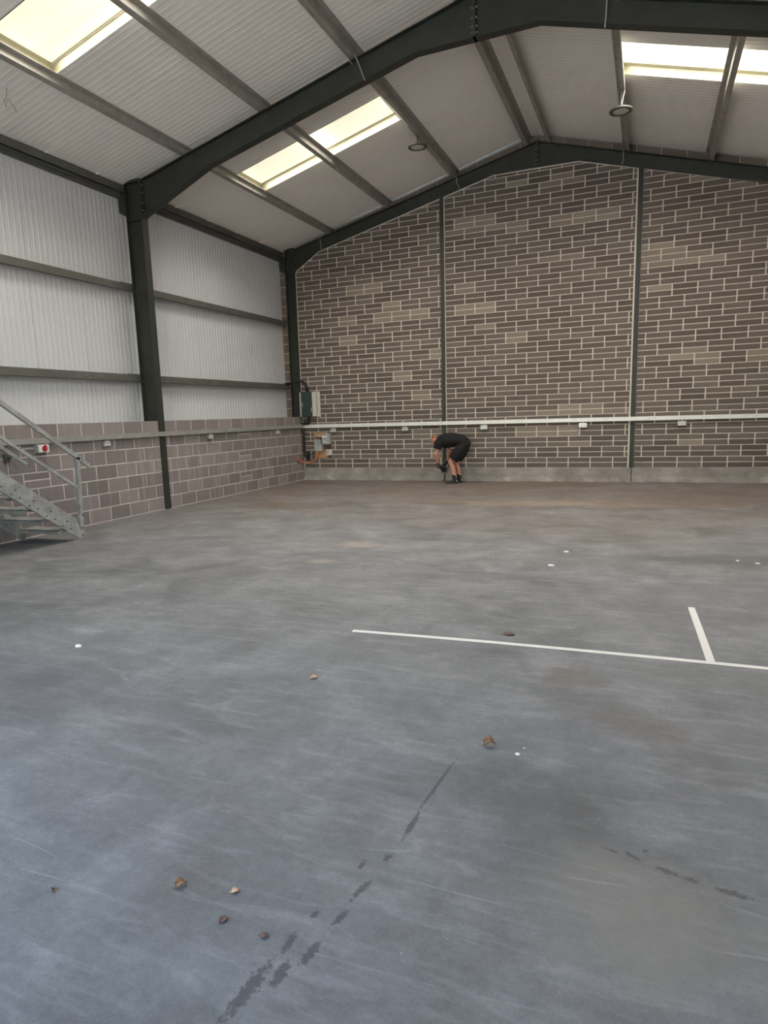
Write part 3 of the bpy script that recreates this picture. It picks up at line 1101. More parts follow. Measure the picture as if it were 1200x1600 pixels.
for x, lab in ((0.872, 'double metal socket under the trunking, above the corner electrical board'), (2.742, 'double metal socket under the trunking, left of the bending man'),
               (4.61, 'double metal socket under the trunking, just right of the bending man'), (6.722, 'double metal socket under the trunking, left of the right gable post'), (8.61, 'double metal socket under the trunking, right of the right gable post')):
    socket('y', x, tz(x) - 0.115, tz(x) - 0.025, tz(x) + 0.001, lab, 0.155)
for y, lab in ((-6.725, 'double metal socket on the left block wall, between the stair and the dark column'), (-3.945, 'double metal socket on the left block wall, just past the dark column'), (-1.33, 'double metal socket on the left block wall, nearest the corner')):
    socket('x', y, 1.205, 1.295, 1.3125, lab)

t = thing('isolator_switch', 'grey isolator box with a red rotary knob on the left block wall', 'switch', (0.004, -8.0, 1.19))
obj('box', MB().box(0.004, 0.078, -8.085, -7.905, 1.185, 1.300), 'grey_box', t)
obj('lid', MB().box(0.078, 0.094, -8.083, -7.907, 1.187, 1.298), 'white', t)
obj('conduit_stub', MB().box(0.02, 0.045, -8.06, -8.04, 1.300, 1.3125), 'white', t)
kn = MB().tube([(0.094, -7.99, 1.24), (0.112, -7.99, 1.24)], 0.040, 16)
kn.box(0.112, 0.128, -8.004, -7.976, 1.215, 1.292)
obj('knob', kn, 'red', t)
obj('cable', MB().tube([(0.05, -7.95, 1.30), (0.05, -7.95, 1.3125)], 0.012, 8), 'red', t)

# ------------------------------------------------------------------ corner electrics
t = thing('distribution_cabinet', 'dark green cabinet with cream sides on the gable wall beside the corner column', 'cabinet', (0.26, 0.0, 1.58))
obj('back_board', MB().box(0.02, 0.525, -0.03, -0.006, 1.572, 2.185), 'cream', t)
obj('side_panel', MB().box(0.03, 0.10, -0.16, -0.03, 1.585, 2.175), 'cream', t)
obj('side_panel', MB().box(0.375, 0.475, -0.16, -0.03, 1.585, 2.175), 'cream', t)
d = obj('door', MB().box(0.095, 0.375, -0.21, -0.03, 1.580, 2.19), 'green_box', t)
obj('hinge', MB().tube([(0.375, -0.212, 1.7), (0.375, -0.212, 1.8)], 0.008, 8), 'metal', d)
obj('latch', MB().box(0.12, 0.14, -0.222, -0.21, 1.83, 1.93), 'metal', d)

o = obj('conduit_pipe', MB().tube([(-0.42, -0.14, 2.38), (-0.15, -0.16, 2.42), (0.02, -0.17, 2.45), (0.13, -0.16, 2.44), (0.20, -0.14, 2.37), (0.235, -0.13, 2.27), (0.24, -0.12, 2.192)], 0.035, 10), 'black', loc=(0, -0.15, 2.3), smooth=True)
tag(o, 'black pipe curving over the corner column into the green cabinet', 'pipe')
o = obj('cable', MB().tube([(0.235, -0.11, 1.58), (0.235, -0.11, 1.50), (0.228, -0.10, 1.44), (0.19, -0.09, 1.412), (0.10, -0.085, 1.408), (0.03, -0.085, 1.400)], 0.030, 10), 'black', loc=(0.2, -0.1, 1.45), smooth=True)
tag(o, 'thick black cable leaving the bottom of the green cabinet', 'cable')
o = obj('conduit_pipe', MB().tube([(0.060, -0.09, 1.30), (0.058, -0.09, 1.05), (0.056, -0.09, 0.78), (0.065, -0.085, 0.66), (0.085, -0.075, 0.60), (0.12, -0.065, 0.56)], 0.030, 10), 'black', loc=(0.06, -0.09, 0.6), smooth=True)
tag(o, 'black vertical conduit dropping from the trunking in the wall corner', 'pipe')
o = obj('galvanised_conduit', MB().tube([(0.43, -0.02, 1.572), (0.43, -0.025, 1.385)], 0.013, 8), 'trunk', loc=(0.43, -0.02, 1.39))
tag(o, 'short thin grey conduit between the green cabinet and the trunking', 'pipe')

t = thing('meter_board', 'plywood board with grey meter boxes in the wall corner', 'meter board', (0.5, 0.0, 0.52))
obj('board', MB().box(0.315, 0.66, -0.022, -0.006, 0.545, 1.175), 'ply', t)
g = obj('cutout_box', MB().box(0.345, 0.555, -0.085, -0.022, 0.725, 0.90), 'grey_box', t)
for i in range(3):
    x = 0.35 + 0.062 * i
    obj('fuse_carrier', MB().box(x, x + 0.05, -0.095, -0.022, 0.90, 1.01), 'grey_box', t)
    obj('tail_cable', MB().tube([(x + 0.025, -0.06, 1.01), (x + 0.028, -0.055, 1.06)], 0.008, 6), 'black', t)
obj('label_strip', MB().box(0.41, 0.50, -0.026, -0.022, 1.075, 1.10), 'white', t)
obj('tail_cable', MB().tube([(0.40, -0.05, 1.06), (0.50, -0.055, 1.065), (0.545, -0.06, 1.02), (0.565, -0.06, 0.93), (0.60, -0.05, 0.86), (0.66, -0.045, 0.84)], 0.016, 8), 'brown_cable', t)
mt = obj('meter', MB().box(0.565, 0.78, -0.09, -0.006, 0.89, 1.15), 'grey_box', t)
obj('display', MB().box(0.59, 0.70, -0.108, -0.09, 1.05, 1.155), 'white', mt)
obj('window', MB().box(0.605, 0.685, -0.111, -0.108, 1.115, 1.145), 'glass_grey', mt)
obj('strip', MB().box(0.605, 0.68, -0.093, -0.09, 0.945, 0.965), 'white', mt)
obj('terminal_cover', MB().box(0.60, 0.765, -0.07, -0.006, 0.78, 0.885), 'brown_cable', t)
t = thing('isolator_box', 'small cream switch box right of the meter board', 'switch box', (0.71, 0, 0.62))
obj('box', MB().box(0.655, 0.80, -0.065, -0.006, 0.62, 0.765), 'cream', t)
obj('rocker', MB().box(0.68, 0.725, -0.072, -0.065, 0.69, 0.715), 'dark_hole', t)

t = thing('industrial_socket', 'row of black and grey industrial sockets left of the meter board', 'socket', (0.18, 0, 0.5))
obj('back_plate', MB().box(0.10, 0.30, -0.03, -0.006, 0.50, 0.735), 'eaves', t)
for i in range(3):
    z = 0.54 + 0.075 * i
    obj('plug', MB().tube([(0.150, -0.03, z), (0.150, -0.10, z - 0.012)], [0.036, 0.03], 10), 'black', t)
    obj('coupler', MB().tube([(0.235, -0.03, z), (0.235, -0.08, z - 0.008)], [0.033, 0.026], 10), 'metal', t)
for i in range(2):
    obj('link_cable', MB().tube([(0.27, -0.05, 0.55 + 0.1 * i), (0.295, -0.06, 0.59 + 0.1 * i), (0.325, -0.045, 0.60 + 0.06 * i)], 0.008, 6), 'brown_cable', t)
o = obj('orange_cable', MB().tube([(0.43, -0.06, 0.72), (0.425, -0.08, 0.66), (0.40, -0.085, 0.585), (0.35, -0.09, 0.52), (0.29, -0.09, 0.47), (0.19, -0.10, 0.445), (0.10, -0.12, 0.45), (0.05, -0.20, 0.47), (0.03, -0.32, 0.49), (0.028, -0.40, 0.53), (0.026, -0.43, 0.60), (0.03, -0.40, 0.57), (0.035, -0.36, 0.51), (0.03, -0.33, 0.45)], 0.017, 8), 'orange', loc=(0.2, -0.1, 0.45), smooth=True)
tag(o, 'orange cable looping from the plywood board round the wall corner', 'cable')

# ------------------------------------------------------------------ high bay lamps and their cables
def lamp(x, y, z, ztop, label):
    t = thing('high_bay_lamp', label, 'ceiling lamp', (x, y, z), 'high bay lamps')
    obj('housing', MB().lathe((x, y, z), [(0.03, 0.07), (0.045, 0.066), (0.05, 0.02), (0.12, 0.016), (0.172, 0.012), (0.178, 0.0), (0.172, -0.016), (0.150, -0.02), (0.122, -0.016), (0.118, 0.0)], 28), 'lamp', t, smooth=True)
    obj('lens', MB().lathe((x, y, z), [(0.119, 0.0), (0.119, -0.012), (0.09, -0.016), (0.03, -0.017)], 28), 'lens', t, smooth=True)
    mb = MB().tube([(x, y, z + 0.06), (x, y, ztop)], 0.014, 8)
    mb.box(x - 0.05, x + 0.05, y - 0.012, y + 0.012, z + 0.062, z + 0.08)
    obj('bracket', mb, 'lamp', t)


lamp(3.955, -2.47, 6.345, zt(3.955) + 0.0, 'round dark-rimmed high bay lamp under the left roof slope, unlit')
lamp(7.42, -2.76, 6.16, zt(7.42), 'round dark-rimmed high bay lamp under the right roof slope, unlit')
o = obj('light_cable', MB().tube([(3.93, -9.0, zt(3.93) - 0.02), (3.93, -5.5, zt(3.93) - 0.02), (3.93, -2.5, zt(3.93) - 0.02), (3.94, -2.47, 6.44)], 0.007, 6), 'white', loc=(3.93, -5, 6.5))
tag(o, 'thin pale cable along the left lamp purlin', 'cable')
o = obj('light_cable', MB().tube([(7.47, -9.0, zt(7.47) - 0.02), (7.47, -5.5, zt(7.47) - 0.02), (7.47, -2.8, zt(7.47) - 0.02), (7.43, -2.76, 6.25)], 0.007, 6), 'white', loc=(7.47, -5, 6.4))
tag(o, 'thin bright cable along the right lamp purlin', 'cable')
o = obj('cable_drop', MB().tube([(4.02, -0.05, zt(4.02) - 0.01), (4.04, -0.05, 6.4), (4.10, -0.05, 6.27)], 0.010, 6), 'trunk', loc=(4.05, -0.05, 6.3))
tag(o, 'short pale cable crossing the gable rafter below the left lamp purlin', 'cable')
o = obj('cable_drop', MB().tube([(7.36, -0.05, zt(7.36)), (7.36, -0.05, 6.3), (7.34, -0.05, 6.22)], 0.009, 6), 'trunk', loc=(7.35, -0.05, 6.3))
tag(o, 'short pale cable crossing the gable rafter near the right gable post', 'cable')
o = obj('cable_drop', MB().tube([(0.72, -0.05, 5.72), (0.735, -0.05, 5.55), (0.74, -0.05, 5.47)], 0.008, 6), 'trunk', loc=(0.73, -0.05, 5.5))
tag(o, 'short pale cable crossing the gable rafter at the left haunch', 'cable')
o = obj('conduit_pipe', MB().tube([(3.992, -5.425, 6.60), (4.06, -5.43, 6.45), (4.155, -5.43, 6.20)], 0.010, 6), 'trunk', loc=(3.8, -5.43, 6.2))
tag(o, 'thin pale conduit across the middle frame rafter at the left lamp purlin', 'pipe')
o = obj('conduit_pipe', MB().tube([(7.35, -5.425, 6.42), (7.345, -5.43, 6.25), (7.335, -5.43, 6.12)], 0.010, 6), 'trunk', loc=(7.34, -5.43, 6.1))
tag(o, 'thin pale conduit across the middle frame rafter at the right lamp purlin', 'pipe')

# ------------------------------------------------------------------ galvanised stair against the left wall
SL = 0.700
SX0, SX1 = 0.12, 0.85
t = thing('steel_staircase', 'galvanised open-tread steel staircase against the left block wall', 'staircase', (0.5, -8.2, 0))


def stringer(x, yend):
    mb = MB()
    ytop = -12.6
    yb = yend

    def zl(y, off):
        return (yb - y) * SL + off
    lo, hi = -0.01, 0.245
    y_floor_lo = yb
    pts = [(yb - 0.012, 0.0), (yb + 0.0, 0.004), (yb - 0.02, 0.16), (yb - 0.06, zl(yb - 0.06, hi)), (ytop, zl(ytop, hi)), (ytop, zl(ytop, lo)), (yb - 0.03, 0.0)]
    mb.prism(pts, 'x', x - 0.005, x + 0.005)
    sgn = -1
    a = Vector((x + sgn * 0.025, yb - 0.03, 0.006))
    for off, y0 in ((lo + 0.004, yb - 0.02), (hi - 0.004, yb - 0.08)):
        mb.bar((x - 0.02, y0, zl(y0, off)), (x - 0.02, ytop, zl(ytop, off)), 0.045, 0.007, (0, 0, 1))
    return mb


YS = -8.20
st = obj('stringer', stringer(SX1, YS), 'stair', t)
for k in range(9):
    y = YS - 0.18 - 0.243 * k
    zc = (YS - y) * SL
    for dy, dz in ((0.0, 0.045), (-0.05, 0.155), (-0.12, 0.07 + 0.035)):
        obj('bolt_hole', MB().tube([(SX1 + 0.0045, y + dy, zc + dz), (SX1 + 0.0095, y + dy, zc + dz)], 0.0095, 8), 'dark_hole', st)
    obj('bolt_hole', MB().tube([(SX1 + 0.0045, y - 0.05, zc + 0.155 + 0.045), (SX1 + 0.0075, y - 0.05, zc + 0.2)], 0.006, 8), 'eaves', st)
obj('stringer', stringer(SX0, YS - 0.30), 'stair', t)
for k in range(17):
    z = 0.175 * (k + 1) - 0.005
    y1 = YS - 0.10 - 0.25 * k
    mb = MB()
    mb.box(SX0 + 0.006, SX1 - 0.006, y1 - 0.27, y1, z - 0.005, z)
    mb.box(SX0 + 0.006, SX1 - 0.006, y1 - 0.006, y1, z - 0.055, z)
    mb.box(SX0 + 0.006, SX1 - 0.006, y1 - 0.27, y1 - 0.264, z - 0.05, z)
    tr = obj('tread', mb, 'stair', t)
    if k < 4:
        nb = MB()
        for i in range(9):
            x = SX0 + 0.06 + 0.08 * i
            nb.box(x, x + 0.035, y1 - 0.24, y1 - 0.03, z, z + 0.003)
        obj('grip_bars', nb, 'stair', tr)
# outer guard rail
PY = -8.145
mb = MB()
mb.bar((SX1 + 0.012, PY - 0.045, 0.01), (SX1 + 0.012, PY + 0.01, 1.12), 0.008, 0.055, (0, 1, 0))
mb.bar((SX1 - 0.012, PY - 0.068, 0.01), (SX1 - 0.012, PY - 0.013, 1.12), 0.050, 0.008, (0, 1, 0))
p = obj('post', mb, 'stair', t)
for z in (0.06, 0.16):
    obj('bolt', MB().tube([(SX1 + 0.014, PY - 0.05, z), (SX1 + 0.04, PY - 0.05, z)], 0.014, 6), 'bolt', p)
obj('bolt', MB().tube([(SX1 + 0.014, PY - 0.015, 0.33), (SX1 + 0.03, PY - 0.015, 0.33)], 0.010, 6), 'dark_hole', p)
mb = MB()
mb.bar((SX1 + 0.012, PY - 1.8, 0.01 + 1.8 * SL), (SX1 + 0.012, PY - 1.8, 1.13 + 1.8 * 0.675), 0.008, 0.055, (0, 1, 0))
obj('post', mb, 'stair', t)
mb = MB()
mb.bar((SX1 + 0.01, -7.945, 0.992), (SX1 + 0.01, -12.4, 0.992 + 4.455 * 0.675), 0.012, 0.055)
mb.bar((SX1 - 0.012, -7.945, 0.968), (SX1 - 0.012, -12.4, 0.968 + 4.455 * 0.675), 0.045, 0.008)
obj('handrail', mb, 'stair', t)
mb = MB()
mb.bar((SX1 + 0.01, PY - 0.03, 0.703), (SX1 + 0.01, -12.4, 0.703 + 4.225 * 0.668), 0.012, 0.042)
mb.bar((SX1 - 0.008, PY - 0.03, 0.686), (SX1 - 0.008, -12.4, 0.686 + 4.225 * 0.668), 0.03, 0.006)
obj('mid_rail', mb, 'stair', t)
obj('base_cleat', MB().box(SX1 - 0.075, SX1 - 0.005, YS - 0.10, YS + 0.03, 0.0, 0.012).box(SX1 - 0.02, SX1 - 0.006, YS - 0.10, YS + 0.03, 0.012, 0.10), 'stair', t)
# wall side
mb = MB()
mb.bar((0.12, -8.335, 1.045), (0.12, -12.4, 1.045 + 4.065 * 0.690), 0.010, 0.05)
mb.bar((0.10, -8.335, 1.025), (0.10, -12.4, 1.025 + 4.065 * 0.690), 0.03, 0.008)
h = obj('wall_handrail', mb, 'stair', t)
obj('bracket', MB().box(0.0, 0.035, -8.60, -8.51, 1.09, 1.20).box(0.035, 0.115, -8.57, -8.545, 1.13, 1.155), 'eaves', h)
# landing out of the picture, on an unseen box added to shade the stair
obj('landing_plate', MB().box(0.02, 1.1, -12.78, -12.5, 2.98, 3.06), 'stair', t)
shade_box = struct('added_shade_box', (1.2, -14.3, 0))  # unseen solid box, added to keep door light off the left side
obj('panel', MB().box(-0.4, 2.5, YF, -12.8, 0.0, 2.96), 'cladding', shade_box)

# ------------------------------------------------------------------ the person
PYC = -0.58


def remeshed(name, mb, mat, parent, voxel=0.008, smooth_it=6, sub=None):
    me = mb.mesh('tmp', MAT[mat])
    o = bpy.data.objects.new('tmp', me)
    COL.objects.link(o)
    r = o.modifiers.new('r', 'REMESH')
    r.mode = 'VOXEL'
    r.voxel_size = voxel
    s = o.modifiers.new('s', 'SMOOTH')
    s.factor = 0.5
    s.iterations = smooth_it
    dg = bpy.context.evaluated_depsgraph_get()
    ev = o.evaluated_get(dg)
    nm = bpy.data.meshes.new_from_object(ev)
    bpy.data.objects.remove(o)
    org = wl(parent)
    nm.transform(Matrix.Translation(-org))
    nm.materials.clear()
    nm.materials.append(MAT[mat])
    nm.polygons.foreach_set('use_smooth', [True] * len(nm.polygons))
    nm.name = name
    return link(name, nm, parent)


def cap(mb, p0, r0, p1, r1, n=12):
    """tapered limb with round ends"""
    p0, p1 = Vector(p0), Vector(p1)
    d = (p1 - p0).normalized()
    path, rad = [], []
    for a in (-0.98, -0.7, -0.35, 0):
        path.append(p0 + d * r0 * a)
        rad.append(r0 * math.sqrt(1 - a * a))
    for a in (0, 0.35, 0.7, 0.98):
        path.append(p1 + d * r1 * a)
        rad.append(r1 * math.sqrt(1 - a * a))
    mb.tube(path, rad, n)
    return mb


def oval(c, u, v, n=18):
    c, u, v = Vector(c), Vector(u), Vector(v)
    return [c + u * math.cos(2 * math.pi * j / n) + v * math.sin(2 * math.pi * j / n) for j in range(n)]


man = thing('person', 'man in black t-shirt and black shorts bending down at the gable post', 'person', (4.08, PYC, 0))
YN, YR = PYC - 0.10, PYC + 0.10            # near leg, far leg
hipN, hipR = Vector((4.275, YN, 0.80)), Vector((4.275, YR, 0.80))
kneN, kneR = Vector((4.015, YN - 0.01, 0.485)), Vector((4.06, YR + 0.01, 0.475))
ankN, ankR = Vector((4.105, YN - 0.01, 0.105)), Vector((4.155, YR + 0.02, 0.105))
shN, shR = Vector((3.785, PYC - 0.185, 0.955)), Vector((3.80, PYC + 0.185, 0.965))
elN, elR = Vector((3.715, PYC - 0.215, 0.665)), Vector((3.895, PYC + 0.235, 0.685))
wrN, wrR = Vector((3.725, PYC - 0.13, 0.465)), Vector((3.865, PYC + 0.16, 0.485))
body = MB()
# trunk, bent forward from the hips
TR = [((4.335, PYC, 0.80), (0.055, 0, 0.06), 0.15), ((4.275, PYC, 0.875), (0.08, 0, 0.09), 0.165), ((4.16, PYC, 0.945), (0.05, 0, 0.105), 0.155), ((4.02, PYC, 0.985), (0.02, 0, 0.115), 0.16),
      ((3.89, PYC, 0.985), (-0.01, 0, 0.115), 0.175), ((3.80, PYC, 0.965), (-0.03, 0, 0.095), 0.165), ((3.745, PYC, 0.95), (-0.03, 0, 0.06), 0.10)]
body.rings([oval(c, (0, w, 0), v) for c, v, w in TR])
# neck and head looking down at the work
cap(body, (3.765, PYC, 0.955), 0.062, (3.690, PYC, 0.955), 0.056)
HD = Matrix.Rotation(math.radians(-52), 3, 'Y')     # head frame: local z = crown, local -x = face


def H(x, y, z):
    return Vector((3.652, PYC, 0.955)) + HD @ Vector((x, y, z))


body.ball(H(0.005, 0, 0.03), 0.098, 0.076, 0.092, HD)
body.ball(H(-0.028, 0, -0.045), 0.066, 0.058, 0.075, HD)
body.ball(H(-0.055, 0, -0.092), 0.032, 0.034, 0.028, HD)
cap(body, H(-0.094, 0, 0.012), 0.010, H(-0.108, 0, -0.028), 0.014, 8)
for s in (-1, 1):
    body.ball(H(0.012, s * 0.077, -0.012), 0.024, 0.010, 0.032, HD)
    body.ball(H(-0.082, s * 0.030, 0.030), 0.016, 0.022, 0.010, HD)
# legs
for hip, kn, an in ((hipN, kneN, ankN), (hipR, kneR, ankR)):
    cap(body, hip, 0.090, kn + (hip - kn) * 0.12, 0.060)
    cap(body, kn + Vector((0.0, 0, 0.01)), 0.058, kn + (an - kn) * 0.3 + Vector((0.018, 0, 0)), 0.058)
    cap(body, kn + (an - kn) * 0.3 + Vector((0.018, 0, 0)), 0.058, an, 0.038)
    cap(body, an + Vector((0.01, 0, -0.03)), 0.04, an + Vector((-0.12, 0, -0.065)), 0.030)
# arms
for sh, el, wr in ((shN, elN, wrN), (shR, elR, wrR)):
    cap(body, sh, 0.062, el, 0.045)
    cap(body, el, 0.045, el + (wr - el) * 0.35, 0.044)
    cap(body, el + (wr - el) * 0.35, 0.044, wr, 0.029)


def hand(mb, wr, pdir, side, curl, spread=1.0, r=0.0105):
    """palm and five bent fingers; pdir points from the wrist to the knuckles, side across the palm, curl towards the palm"""
    pd, sd, cu = Vector(pdir).normalized(), Vector(side).normalized(), Vector(curl).normalized()
    pc = wr + pd * 0.05
    mb.rings([oval(wr + pd * t, sd * w, cu * h, 12) for t, w, h in ((-0.02, 0.026, 0.020), (0.02, 0.034, 0.017), (0.06, 0.042, 0.016), (0.088, 0.040, 0.013))])
    for i, ln in enumerate((0.074, 0.084, 0.078, 0.060)):
        b = wr + pd * 0.085 + sd * (0.030 - 0.020 * i)
        k1 = b + (pd * 0.8 + cu * 0.6) * ln * 0.42
        k2 = k1 + (pd * 0.1 + cu * 1.0) * ln * 0.34
        k3 = k2 + (-pd * 0.6 + cu * 0.7) * ln * 0.30
        mb.tube([b - pd * 0.02, b, k1, k2, k3, k3 + (k3 - k2) * 0.25], [r, r, r * 0.98, r * 0.92, r * 0.8, r * 0.4], 8)
    b = wr + pd * 0.025 + sd * 0.030
    k1 = b + (sd * 0.7 + pd * 0.5 + cu * 0.3) * 0.038
    k2 = k1 + (pd * 0.8 + cu * 0.6 + sd * 0.05) * 0.034
    k3 = k2 + (pd * 0.6 + cu * 0.9 - sd * 0.2) * 0.026
    mb.tube([b - sd * 0.012, b, k1, k2, k3], [r * 1.2, r * 1.3, r * 1.15, r * 1.0, r * 0.6], 8)


hN = ((0.12, 0.18, -1.0), (-0.75, -0.55, -0.15), (0.75, 0.45, 0.1))
hR = ((-0.35, -0.35, -0.9), (0.6, -0.75, 0.1), (-0.7, -0.5, 0.35))
hand(body, wrN, *hN)
hand(body, wrR, *hR)
bo = remeshed('body', body, 'skin', man, 0.006, 4)
tag(bo, 'bare forearms, calves and bowed head')
# clothes
sh = MB()
SHIRT = [((4.32, PYC, 0.895), (0.07, 0, 0.09), 0.185), ((4.23, PYC, 0.945), (0.05, 0, 0.125), 0.195), ((4.10, PYC, 0.962), (0.025, 0, 0.150), 0.198), ((3.97, PYC, 0.955), (0.0, 0, 0.168), 0.205),
         ((3.87, PYC, 0.950), (-0.02, 0, 0.162), 0.215), ((3.79, PYC, 0.953), (-0.03, 0, 0.130), 0.205), ((3.735, PYC, 0.955), (-0.03, 0, 0.098), 0.13), ((3.71, PYC, 0.955), (-0.02, 0, 0.078), 0.085)]
sh.rings([oval(c, (0, w, 0), v) for c, v, w in SHIRT])
for s_, e_ in ((shN, elN), (shR, elR)):
    d = (e_ - s_)
    sh.ball(s_, 0.088, 0.088, 0.088)
    sh.tube([s_ - d * 0.1, s_ + d * 0.15, s_ + d * 0.45, s_ + d * 0.62], [0.08, 0.100, 0.096, 0.092], 14)
remeshed('t_shirt', sh, 'shirt', man, 0.008, 5)
so = MB()
so.rings([oval(c, (0, w, 0), v) for c, v, w in (((4.39, PYC, 0.80), (0.03, 0, 0.05), 0.10), ((4.365, PYC, 0.82), (0.075, 0, 0.075), 0.175), ((4.30, PYC, 0.875), (0.085, 0, 0.095), 0.192), ((4.215, PYC, 0.935), (0.05, 0, 0.105), 0.185))])
for hip, kn in ((hipN, kneN), (hipR, kneR)):
    d = kn - hip
    so.tube([hip - d * 0.15, hip + d * 0.1, hip + d * 0.4, hip + d * 0.72, hip + d * 0.80], [0.10, 0.128, 0.132, 0.122, 0.118], 16)
remeshed('shorts', so, 'shorts', man, 0.008, 5)
for an, kn in ((ankN, kneN), (ankR, kneR)):
    mb = MB()
    cap(mb, an + Vector((0, 0, -0.02)), 0.047, an + (kn - an) * 0.22, 0.047)
    remeshed('sock', mb, 'sock', man, 0.006, 3)
    mb = MB()
    ax, ay = an.x, an.y
    mb.rings([oval((x, ay, z), (0, w, 0), (0, 0, h), 16) for x, z, w, h in ((ax + 0.062, 0.055, 0.022, 0.035), (ax + 0.045, 0.062, 0.036, 0.052), (ax, 0.068, 0.041, 0.058), (ax - 0.06, 0.054, 0.043, 0.044), (ax - 0.12, 0.042, 0.046, 0.032), (ax - 0.17, 0.037, 0.042, 0.026), (ax - 0.195, 0.034, 0.026, 0.018))])
    cap(mb, (ax + 0.005, ay, 0.09), 0.046, (ax + 0.005, ay, 0.118), 0.046)
    s_ = remeshed('shoe', mb, 'shoe', man, 0.006, 3)
    mb = MB()
    pts = [(ax + 0.068, ay - 0.015), (ax + 0.068, ay + 0.015), (ax + 0.045, ay + 0.037), (ax - 0.05, ay + 0.042), (ax - 0.12, ay + 0.047), (ax - 0.175, ay + 0.038), (ax - 0.202, ay + 0.012), (ax - 0.202, ay - 0.012), (ax - 0.175, ay - 0.038), (ax - 0.12, ay - 0.047), (ax - 0.05, ay - 0.042), (ax + 0.045, ay - 0.037)]
    mb.prism(pts, 'z', 0.0, 0.022)
    obj('sole', mb, 'sole', s_)
    obj('heel_tab', MB().box(ax + 0.050, ax + 0.066, ay - 0.046, ay - 0.036, 0.058, 0.078), 'white', s_)
ha = MB()
ha.ball(H(0.012, 0, 0.040), 0.097, 0.0755, 0.090, HD)
hm = ha.mesh('hair', MAT['hair'], wl(man), True)
bm = bmesh.new()
bm.from_mesh(hm)
nrm = HD @ Vector((0.75, 0, 0.66)).normalized()
c0 = H(0.012, 0, 0.03) - wl(man)
bmesh.ops.delete(bm, geom=[v for v in bm.verts if (v.co - c0).dot(nrm) < 0.0], context='VERTS')
bm.to_mesh(hm)
bm.free()
link('hair', hm, man)
for s in (-1, 1):
    obj('eye', MB().ball(H(-0.090, s * 0.029, 0.018), 0.007, 0.010, 0.006, HD, 8, 5), 'dark_hole', man, smooth=True)
obj('mouth', MB().ball(H(-0.088, 0, -0.062), 0.006, 0.020, 0.004, HD, 8, 5), 'brown_cable', man, smooth=True)
bd = MB()
bd.ball(H(-0.042, 0, -0.072), 0.056, 0.056, 0.052, HD)
bm_ = bd.mesh('beard', MAT['hair'], wl(man), True)
bm = bmesh.new()
bm.from_mesh(bm_)
c1 = H(-0.05, 0, -0.062) - wl(man)
nb = HD @ Vector((0, 0, -1))
bmesh.ops.delete(bm, geom=[v for v in bm.verts if (v.co - c1).dot(nb) < 0.0], context='VERTS')
bm.to_mesh(bm_)
bm.free()
link('beard', bm_, man)
gl = MB()
hand(gl, wrN, *hN, r=0.0135)
gl.rings([oval(wrN + Vector(hN[0]).normalized() * t, Vector(hN[1]).normalized() * w, Vector(hN[2]).normalized() * h, 12) for t, w, h in ((0.0, 0.036, 0.028), (0.03, 0.040, 0.022), (0.06, 0.046, 0.022), (0.092, 0.044, 0.018))])
remeshed('glove', gl, 'glove', man, 0.005, 2)
gl = MB()
hand(gl, wrR, *hR, r=0.0135)
gl.rings([oval(wrR + Vector(hR[0]).normalized() * t, Vector(hR[1]).normalized() * w, Vector(hR[2]).normalized() * h, 12) for t, w, h in ((0.0, 0.036, 0.028), (0.03, 0.040, 0.022), (0.06, 0.046, 0.022), (0.092, 0.044, 0.018))])
remeshed('glove', gl, 'glove', man, 0.005, 2)

# the cutting tool he holds against the post foot
gN = wrN + Vector(hN[0]).normalized() * 0.085 + Vector(hN[2]).normalized() * 0.030
gR = wrR + Vector(hR[0]).normalized() * 0.085 + Vector(hR[2]).normalized() * 0.030
t = thing('angle_grinder', 'dark angle grinder held low in both hands at the post foot', 'power tool', (3.78, PYC, 0.28))
mid = Vector((3.80, PYC + 0.02, 0.315))
obj('body', MB().tube([gN + (gN - mid) * 0.25, gN, gN + (mid - gN) * 0.5, mid, mid + (mid - gN) * 0.25], [0.034, 0.042, 0.042, 0.050, 0.046], 12), 'tool', t, smooth=True)
hd = mid + (mid - gN) * 0.35
obj('gear_head', MB().ball(hd, 0.055, 0.050, 0.046), 'tool', t, smooth=True)
obj('side_handle', MB().tube([hd, hd + (gR - hd) * 0.4, gR, gR + (gR - hd) * 0.3], [0.012, 0.014, 0.017, 0.015], 10), 'tool', t, smooth=True)
ds = obj('cutting_disc', MB().tube([hd + Vector((0, 0.05, -0.01)), hd + Vector((0, 0.054, -0.01))], 0.085, 28), 'eaves', t)
gd = MB()
ang = [math.radians(a) for a in range(20, 201, 15)]
cc = hd + Vector((0, 0.052, -0.01))
for a, b in zip(ang[:-1], ang[1:]):
    P = [(cc.x + r * math.cos(q), cc.z + r * math.sin(q)) for q, r in ((a, 0.082), (b, 0.082), (b, 0.090), (a, 0.090))]
    gd.prism(P, 'y', cc.y - 0.02, cc.y + 0.02)
obj('guard', gd, 'tool', t)
bt = gN + (gN - mid) * 0.32
obj('battery', MB().box(bt.x - 0.045, bt.x + 0.03, bt.y - 0.035, bt.y + 0.035, bt.z - 0.03, bt.z + 0.05), 'tool', t)
t = thing('anchor_bolt', 'short dark steel stub standing at the foot of the left gable post', 'steel stub', (3.685, -0.06, 0))
obj('rod', MB().tube([(3.685, -0.055, 0.01), (3.685, -0.055, 0.235)], 0.014, 8), 'steel', t)
obj('foot_plate', MB().box(3.63, 3.74, -0.11, -0.03, 0.0, 0.014), 'steel', t)

